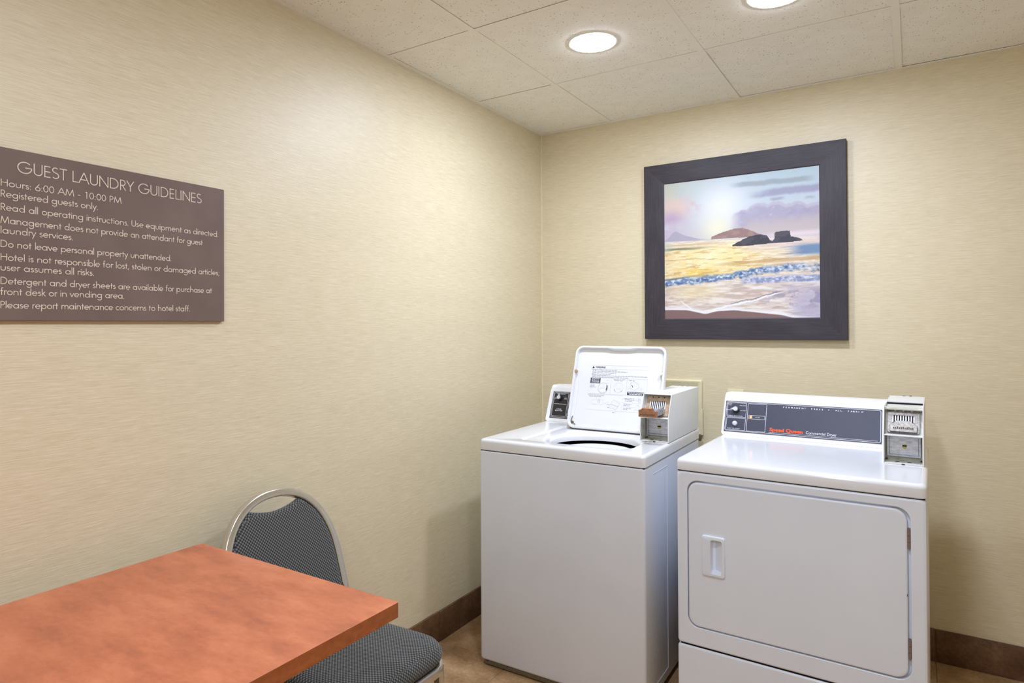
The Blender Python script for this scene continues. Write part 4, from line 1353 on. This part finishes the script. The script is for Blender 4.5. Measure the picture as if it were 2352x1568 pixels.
obj('front_frame', b, 'cabinet_enamel', dryer, smooth=40)
# lower panel
b = bmesh.new()
l = [yloop(b, rr(0.002 + i, DW - 0.002 - i, 0.032 + i * 0.7, 0.2655 - i * 0.7, 0.010, 4), y) for i, y in ((0.0, 0.020), (0.0, 0.009), (0.0022, 0.0035), (0.0075, 0.0008), (0.0095, 0.0008))]
for i in range(4):
    bridge(b, l[i], l[i + 1])
b.faces.new(l[4])
obj('lower_panel', b, 'cabinet_enamel', dryer, smooth=40)
obj('lower_seam', box(0.012, DW - 0.012, 0.006, 0.017, 0.2640, 0.2705), 'dark_gap', dryer)
for fx in (0.05, DW - 0.05):
    for fy in (0.06, DD - 0.05):
        obj('levelling_foot', cyl((fx, fy, 0.015), 0.017, 0.03, 'z', 18), 'dark_rubber', dryer)
# door with recessed pull
DX0, DX1, DZ0, DZ1 = 0.0390, 0.6370, 0.3325, 0.7945
door = bpy.data.objects.new('door', None)
COL.objects.link(door)
door.parent = dryer
b = bmesh.new()
l = [yloop(b, rr(DX0 + i, DX1 - i, DZ0 + i, DZ1 - i, 0.032 - i * 0.5, 8), y) for i, y in ((0.0, 0.0155), (0.0, 0.005), (0.0012, 0.0025), (0.004, 0.0012), (0.007, 0.0012))]
for i in range(4):
    bridge(b, l[i], l[i + 1])
PH = (0.088, 0.151, 0.508, 0.627)
hh = yloop(b, rr(*PH, 0.006, 4), 0.0012)
fill(b, [l[4], hh])
obj('door_panel', b, 'cabinet_enamel', door, smooth=40)
b = bmesh.new()
def bulge(pts, k):
    # sides swell slightly outward at mid height, as on a moulded pull
    o = []
    for x, z in pts:
        s = 1 - ((z - 0.5675) / 0.064) ** 2
        o.append((x + (k if x > 0.1185 else -k * 0.6) * s, z))
    return o
l = [yloop(b, bulge(rr(0.0835 + i, 0.1545 - i, 0.5035 + i, 0.6315 - i, 0.007, 4), 0.0018), y) for i, y in ((0.0, 0.0014), (0.0, -0.002), (0.0015, -0.0046), (0.004, -0.0055))]
for i in range(3):
    bridge(b, l[i], l[i + 1])
hp = rr(0.1105, 0.1465, 0.5125, 0.6205, 0.007, 4)
r0 = yloop(b, hp, -0.0055)
r1 = yloop(b, [(x + (0.001 if x < 0.12 else -0.001), z) for x, z in hp], -0.003)
r2_ = loop(b, [(0.1135 + (x - 0.1105) * 0.86, 0.020 - 0.016 * (x - 0.1105) / 0.036, 0.5665 + (z - 0.5665) * 0.84) for x, z in hp])
fill(b, [l[3], r0])
bridge(b, r0, r1); bridge(b, r1, r2_)
b.faces.new(r2_)
obj('door_pull', b, 'cabinet_enamel', door, smooth=30)
for z0, z1 in ((0.690, 0.744), (0.391, 0.442)):
    b = None
    n = 3
    for k in range(n):
        a = z0 + (z1 - z0) * k / n
        c = z0 + (z1 - z0) * (k + 1) / n - 0.0008
        b = cyl((0.6405, 0.0045, (a + c) / 2), 0.0036, c - a, 'z', 14, bm=b)
    b = box(0.6365, 0.6445, 0.006, 0.0145, z0, z1, bm=b)
    obj('hinge', b, 'hinge_metal', door)
obj('door_chip', box(0.6355, 0.6367, 0.0008, 0.0035, 0.560, 0.566), 'dark_rubber', door)
# console and panel
DCX1 = 0.566
console(dryer, 0.002, DCX1)
pl = panel_plate(0.0095, 0.5475, 0.0015, 0.1255, 'panel_navy', dryer)
f = on_panel(0.0027)
b = bmesh.new()
rect_line(b, 0.0135, 0.5435, 0.0052, 0.1218, 0.0014, f, r=0.005)
rect_line(b, 0.0175, 0.0885, 0.0605, 0.1180, 0.0012, f, r=0.002)
rect_line(b, 0.0175, 0.0885, 0.0085, 0.0568, 0.0012, f, r=0.002)
rect_line(b, 0.0945, 0.1630, 0.0085, 0.1180, 0.0012, f, r=0.002)
rect_line(b, 0.1000, 0.1590, 0.0572, 0.0712, 0.0011, f)
hbar(b, 0.0135, 0.0350, 0.0885, 0.0013, f)
hbar(b, 0.1765, 0.5350, 0.0102, 0.0009, f)
sp = 'PERMANENT'
def spaced(s, x0, x1, v, size, bold):
    # letters laid out on an even pitch
    n = len(s)
    pitch = (x1 - x0 - size * 0.72) / max(1, n - 1)
    for i, ch in enumerate(s):
        font_mesh(ch, size, lambda x, y: f(x0 + i * pitch + x, v + y), b, bold=bold, sx=1.25)
spaced('PERMANENT', 0.222, 0.301, 0.1098, 0.0072, 0.00015)
spaced('PRESS', 0.319, 0.360, 0.1098, 0.0072, 0.00015)
spaced('ALL', 0.399, 0.422, 0.1098, 0.0072, 0.00015)
spaced('FABRIC', 0.440, 0.488, 0.1098, 0.0072, 0.00015)
hbar(b, 0.3765, 0.3795, 0.1122, 0.003, f)
font_mesh('Commercial Dryer', 0.0148, lambda x, y: f(0.305 + x, 0.0150 + y), b, width=0.1025)
font_mesh('FABRIC SELECTION', 0.0056, lambda x, y: f(0.0205 + x, 0.0632 + y), b, width=0.056)
font_mesh('PUSH TO START', 0.0058, lambda x, y: f(0.0225 + x, 0.0118 + y), b, width=0.048)
for s, u, v in (('NORM', 0.0255, 0.1125), ('PRESS', 0.0265, 0.1070), ('DELICATE', 0.0740, 0.1065), ('NO HEAT', 0.0775, 0.0865)):
    font_mesh(s, 0.0050, lambda x, y: f(u + x, v + y), b, 'CENTER')
font_mesh('IN USE', 0.0056, lambda x, y: f(0.1325 + x, 0.0623 + y), b, 'CENTER')
obj('panel_print', b, 'print_white', pl, smooth=0)
b = bmesh.new()
font_mesh('Speed Queen', 0.0185, lambda x, y: f(0.1785 + x, 0.0150 + y), b, width=0.1165, bold=0.0007)
obj('brand_lettering', b, 'print_orange', pl, smooth=0)
pointer_knob(pl, f, 0.0505, 0.0900, R(180))
zq = PN.to_track_quat('Z', 'Y').to_matrix().to_4x4()
bb_ = lathe([(0.0095, 0.0), (0.0095, 0.005), (0.0085, 0.0075), (0.006, 0.009), (0.0, 0.0095)], 24)
bmesh.ops.transform(bb_, matrix=Matrix.Translation(Vector(f(0.0505, 0.0345))) @ zq, verts=bb_.verts)
obj('start_button', bb_, 'knob_grey', pl, smooth=50)
bb_ = cyl((0, 0, 0.0008), 0.0052, 0.0014, 'z', 18)
bmesh.ops.transform(bb_, matrix=Matrix.Translation(Vector(f(0.1080, 0.0642))) @ zq, verts=bb_.verts)
ld = obj('indicator_light', bb_, 'led_orange', pl)
bb_ = cyl((0, 0, 0.0016), 0.0030, 0.0014, 'z', 14)
bmesh.ops.transform(bb_, matrix=Matrix.Translation(Vector(f(0.1080, 0.0642))) @ zq, verts=bb_.verts)
obj('indicator_core', bb_, 'led_core', ld)
coin_box(dryer, 0.5665, 0.6735, False)

# ------------------------------------------------------------------ table
TZ = 0.745
table = thing('laminate_table', 'rectangular table with mottled orange red laminate top by the left wall', 'table', (0.447, -2.65, 0))
TX0, TX1, TY0, TY1 = 0.116 - 0.447, 0.780 - 0.447, -3.26 + 2.65, -2.060 + 2.65
b = box(TX0, TX1, TY0, TY1, TZ - 0.0012, TZ, 0.0004, 1)
obj('table_top', b, 'laminate', table)
obj('edge_band', box(TX0 + 0.0002, TX1 - 0.0002, TY0 + 0.0002, TY1 - 0.0002, TZ - 0.031, TZ - 0.0012, 0.0006, 1), 'laminate_edge', table)
for sy in (-0.34, 0.34):
    obj('column', cyl((0, sy, TZ / 2 - 0.005), 0.038, TZ - 0.09, 'z', 28), 'black_iron', table)
    obj('top_spider', box(-0.22, 0.22, sy - 0.025, sy + 0.025, TZ - 0.045, TZ - 0.031, 0.002, 1), 'black_iron', table)
    obj('base_foot', prism([(-0.27, 0.0), (0.27, 0.0), (0.27, 0.018), (0.05, 0.045), (-0.05, 0.045), (-0.27, 0.018)], sy - 0.035, sy + 0.035, 'y', 0.004, 1), 'black_iron', table)

# ------------------------------------------------------------------ chair
chair = thing('banquet_chair', 'silver framed banquet chair with dark grey woven upholstery beside the table', 'chair', (0.43, -1.832, 0))
def lean(z):
    # x of the back frame at height z (local, chair faces +x)
    if z < 0.44:
        return -0.285 + 0.075 * (z / 0.44)
    return -0.210 - 0.125 * ((z - 0.44) / 0.40)
HWD, ZC, ZTOP = 0.190, 0.600, 0.820
def arch_pts(off=0.0, z_from=0.0, n=34):
    pts = []
    for k in range(8):
        z = z_from + (ZC - z_from) * k / 8
        pts.append((HWD - off, z))
    for k in range(n + 1):
        a = R(180 * k / n)
        c, s = math.cos(a), math.sin(a)
        e = 2 / 2.25
        pts.append(((HWD - off) * math.copysign(abs(c) ** e, c), ZC + (ZTOP - off - ZC) * abs(s) ** e))
    for k in range(7, -1, -1):
        z = z_from + (ZC - z_from) * k / 8
        pts.append((-(HWD - off), z))
    return pts
bn = Vector((math.cos(0.30), 0, math.sin(0.30)))
path = [(lean(z), y, z) for y, z in arch_pts(0.0, 0.012)]
b = sweep(path, 0.022, 0.027, 0.0045, ref=bn, n=3)
obj('back_frame', b, 'silver_tube', chair, smooth=40)
for y in (-HWD, HWD):
    obj('glide', cyl((lean(0) - 0.0, y, 0.007), 0.013, 0.014, 'z', 16), 'dark_rubber', chair)
# upholstered back panel with a scooped top
def panel_outline():
    ins = arch_pts(0.0115, 0.50)
    zc = 0.752
    pts = [p for p in ins if p[1] < 0.792]
    right = [p for p in pts if p[0] > 0]
    left = [p for p in pts if p[0] < 0]
    a, c = right[-1], left[0]
    mid = []
    for k in range(1, 20):
        t_ = k / 20
        y = a[0] + (c[0] - a[0]) * t_
        z = a[1] + (c[1] - a[1]) * t_ - 0.015 * (math.sin(math.pi * t_) ** 0.9)
        mid.append((y, z))
    return right + mid + left
po = panel_outline()
b = bmesh.new()
def po_loop(shrink, fwd):
    cy_ = 0.0; cz_ = sum(p[1] for p in po) / len(po)
    P_ = []
    n = len(po)
    for i, p in enumerate(po):
        q0, q1 = po[i - 1], po[(i + 1) % n]
        d = Vector((q1[0] - q0[0], q1[1] - q0[1])).normalized()
        nr = Vector((-d.y, d.x))
        if nr.dot(Vector((cy_ - p[0], cz_ - p[1]))) < 0 and abs(p[0]) > 0.12:
            nr = -nr
        y, z = p[0] + nr.x * shrink, p[1] + nr.y * shrink
        P_.append(Vector((lean(z), y, z)) + bn * fwd)
    return loop(b, P_)
ls = [po_loop(0.006, -0.014), po_loop(0.0, -0.010), po_loop(0.0, 0.006), po_loop(0.003, 0.012), po_loop(0.009, 0.0165), po_loop(0.018, 0.018)]
for i in range(len(ls) - 1):
    bridge(b, ls[i], ls[i + 1])
fill(b, [ls[-1]]); fill(b, [ls[0]])
obj('back_cushion', b, 'fabric', chair, smooth=60)
b = sweep([(lean(0.5), -HWD + 0.008, 0.502), (lean(0.5), HWD - 0.008, 0.502)], 0.02, 0.02, 0.003)
obj('back_rail', b, 'silver_tube', chair)
# seat cushion
SX0, SX1, SYW = -0.205, 0.178, 0.190
b = bmesh.new()
def seat_loop(inset, z, r):
    P_ = []
    for x, y in rr(SX0 + inset, SX1 - inset, -SYW + inset, SYW - inset, r, 8):
        taper = 1.0 - 0.10 * (SX1 - x) / (SX1 - SX0)
        P_.append((x, y * taper, z))
    return loop(b, P_)
prof = [(0.020, 0.408), (0.006, 0.411), (0.000, 0.420), (-0.002, 0.432), (0.001, 0.444), (0.008, 0.454), (0.020, 0.4615), (0.040, 0.4665), (0.075, 0.4700)]
ls = [seat_loop(i, z, max(0.03, 0.075 - i * 0.3)) for i, z in prof]
for i in range(len(ls) - 1):
    bridge(b, ls[i], ls[i + 1])
fill(b, [ls[-1]]); fill(b, [ls[0]])
obj('seat_cushion', b, 'fabric', chair, smooth=60)
b = bmesh.new()
def on_seat(x, y, z=0.4695):
    return (x, y, z)
sm = obj('seam_pucker', sweep([(0.108, 0.142, 0.4655), (0.128, 0.132, 0.4640), (0.148, 0.125, 0.4600), (0.165, 0.122, 0.4520), (0.176, 0.121, 0.440)], 0.002, 0.002, 0.0006), 'dark_back', chair)
b.free()
# seat frame and legs
fp = [(x, y * (1.0 - 0.10 * (SX1 - x) / (SX1 - SX0)), 0.394) for x, y in rr(SX0 + 0.012, SX1 - 0.010, -SYW + 0.010, SYW - 0.010, 0.055, 6)]
b = sweep(fp, 0.020, 0.026, 0.003, closed=True, n=2)
obj('seat_frame', b, 'silver_tube', chair, smooth=40)
for s in (-1, 1):
    b = sweep([(0.148, s * 0.167, 0.392), (0.153, s * 0.169, 0.20), (0.160, s * 0.171, 0.012)], 0.022, 0.022, 0.004, ref=Vector((1, 0, 0)), n=3)
    lg = obj('front_leg', b, 'silver_tube', chair, smooth=40)
    obj('glide', cyl((0.160, s * 0.171, 0.007), 0.0135, 0.014, 'z', 16), 'dark_rubber', lg)
    b = sweep([(-0.245, s * 0.183, 0.16), (0.153, s * 0.169, 0.16)], 0.012, 0.012, 0.003)
    obj('stretcher', b, 'silver_tube', chair, smooth=40)
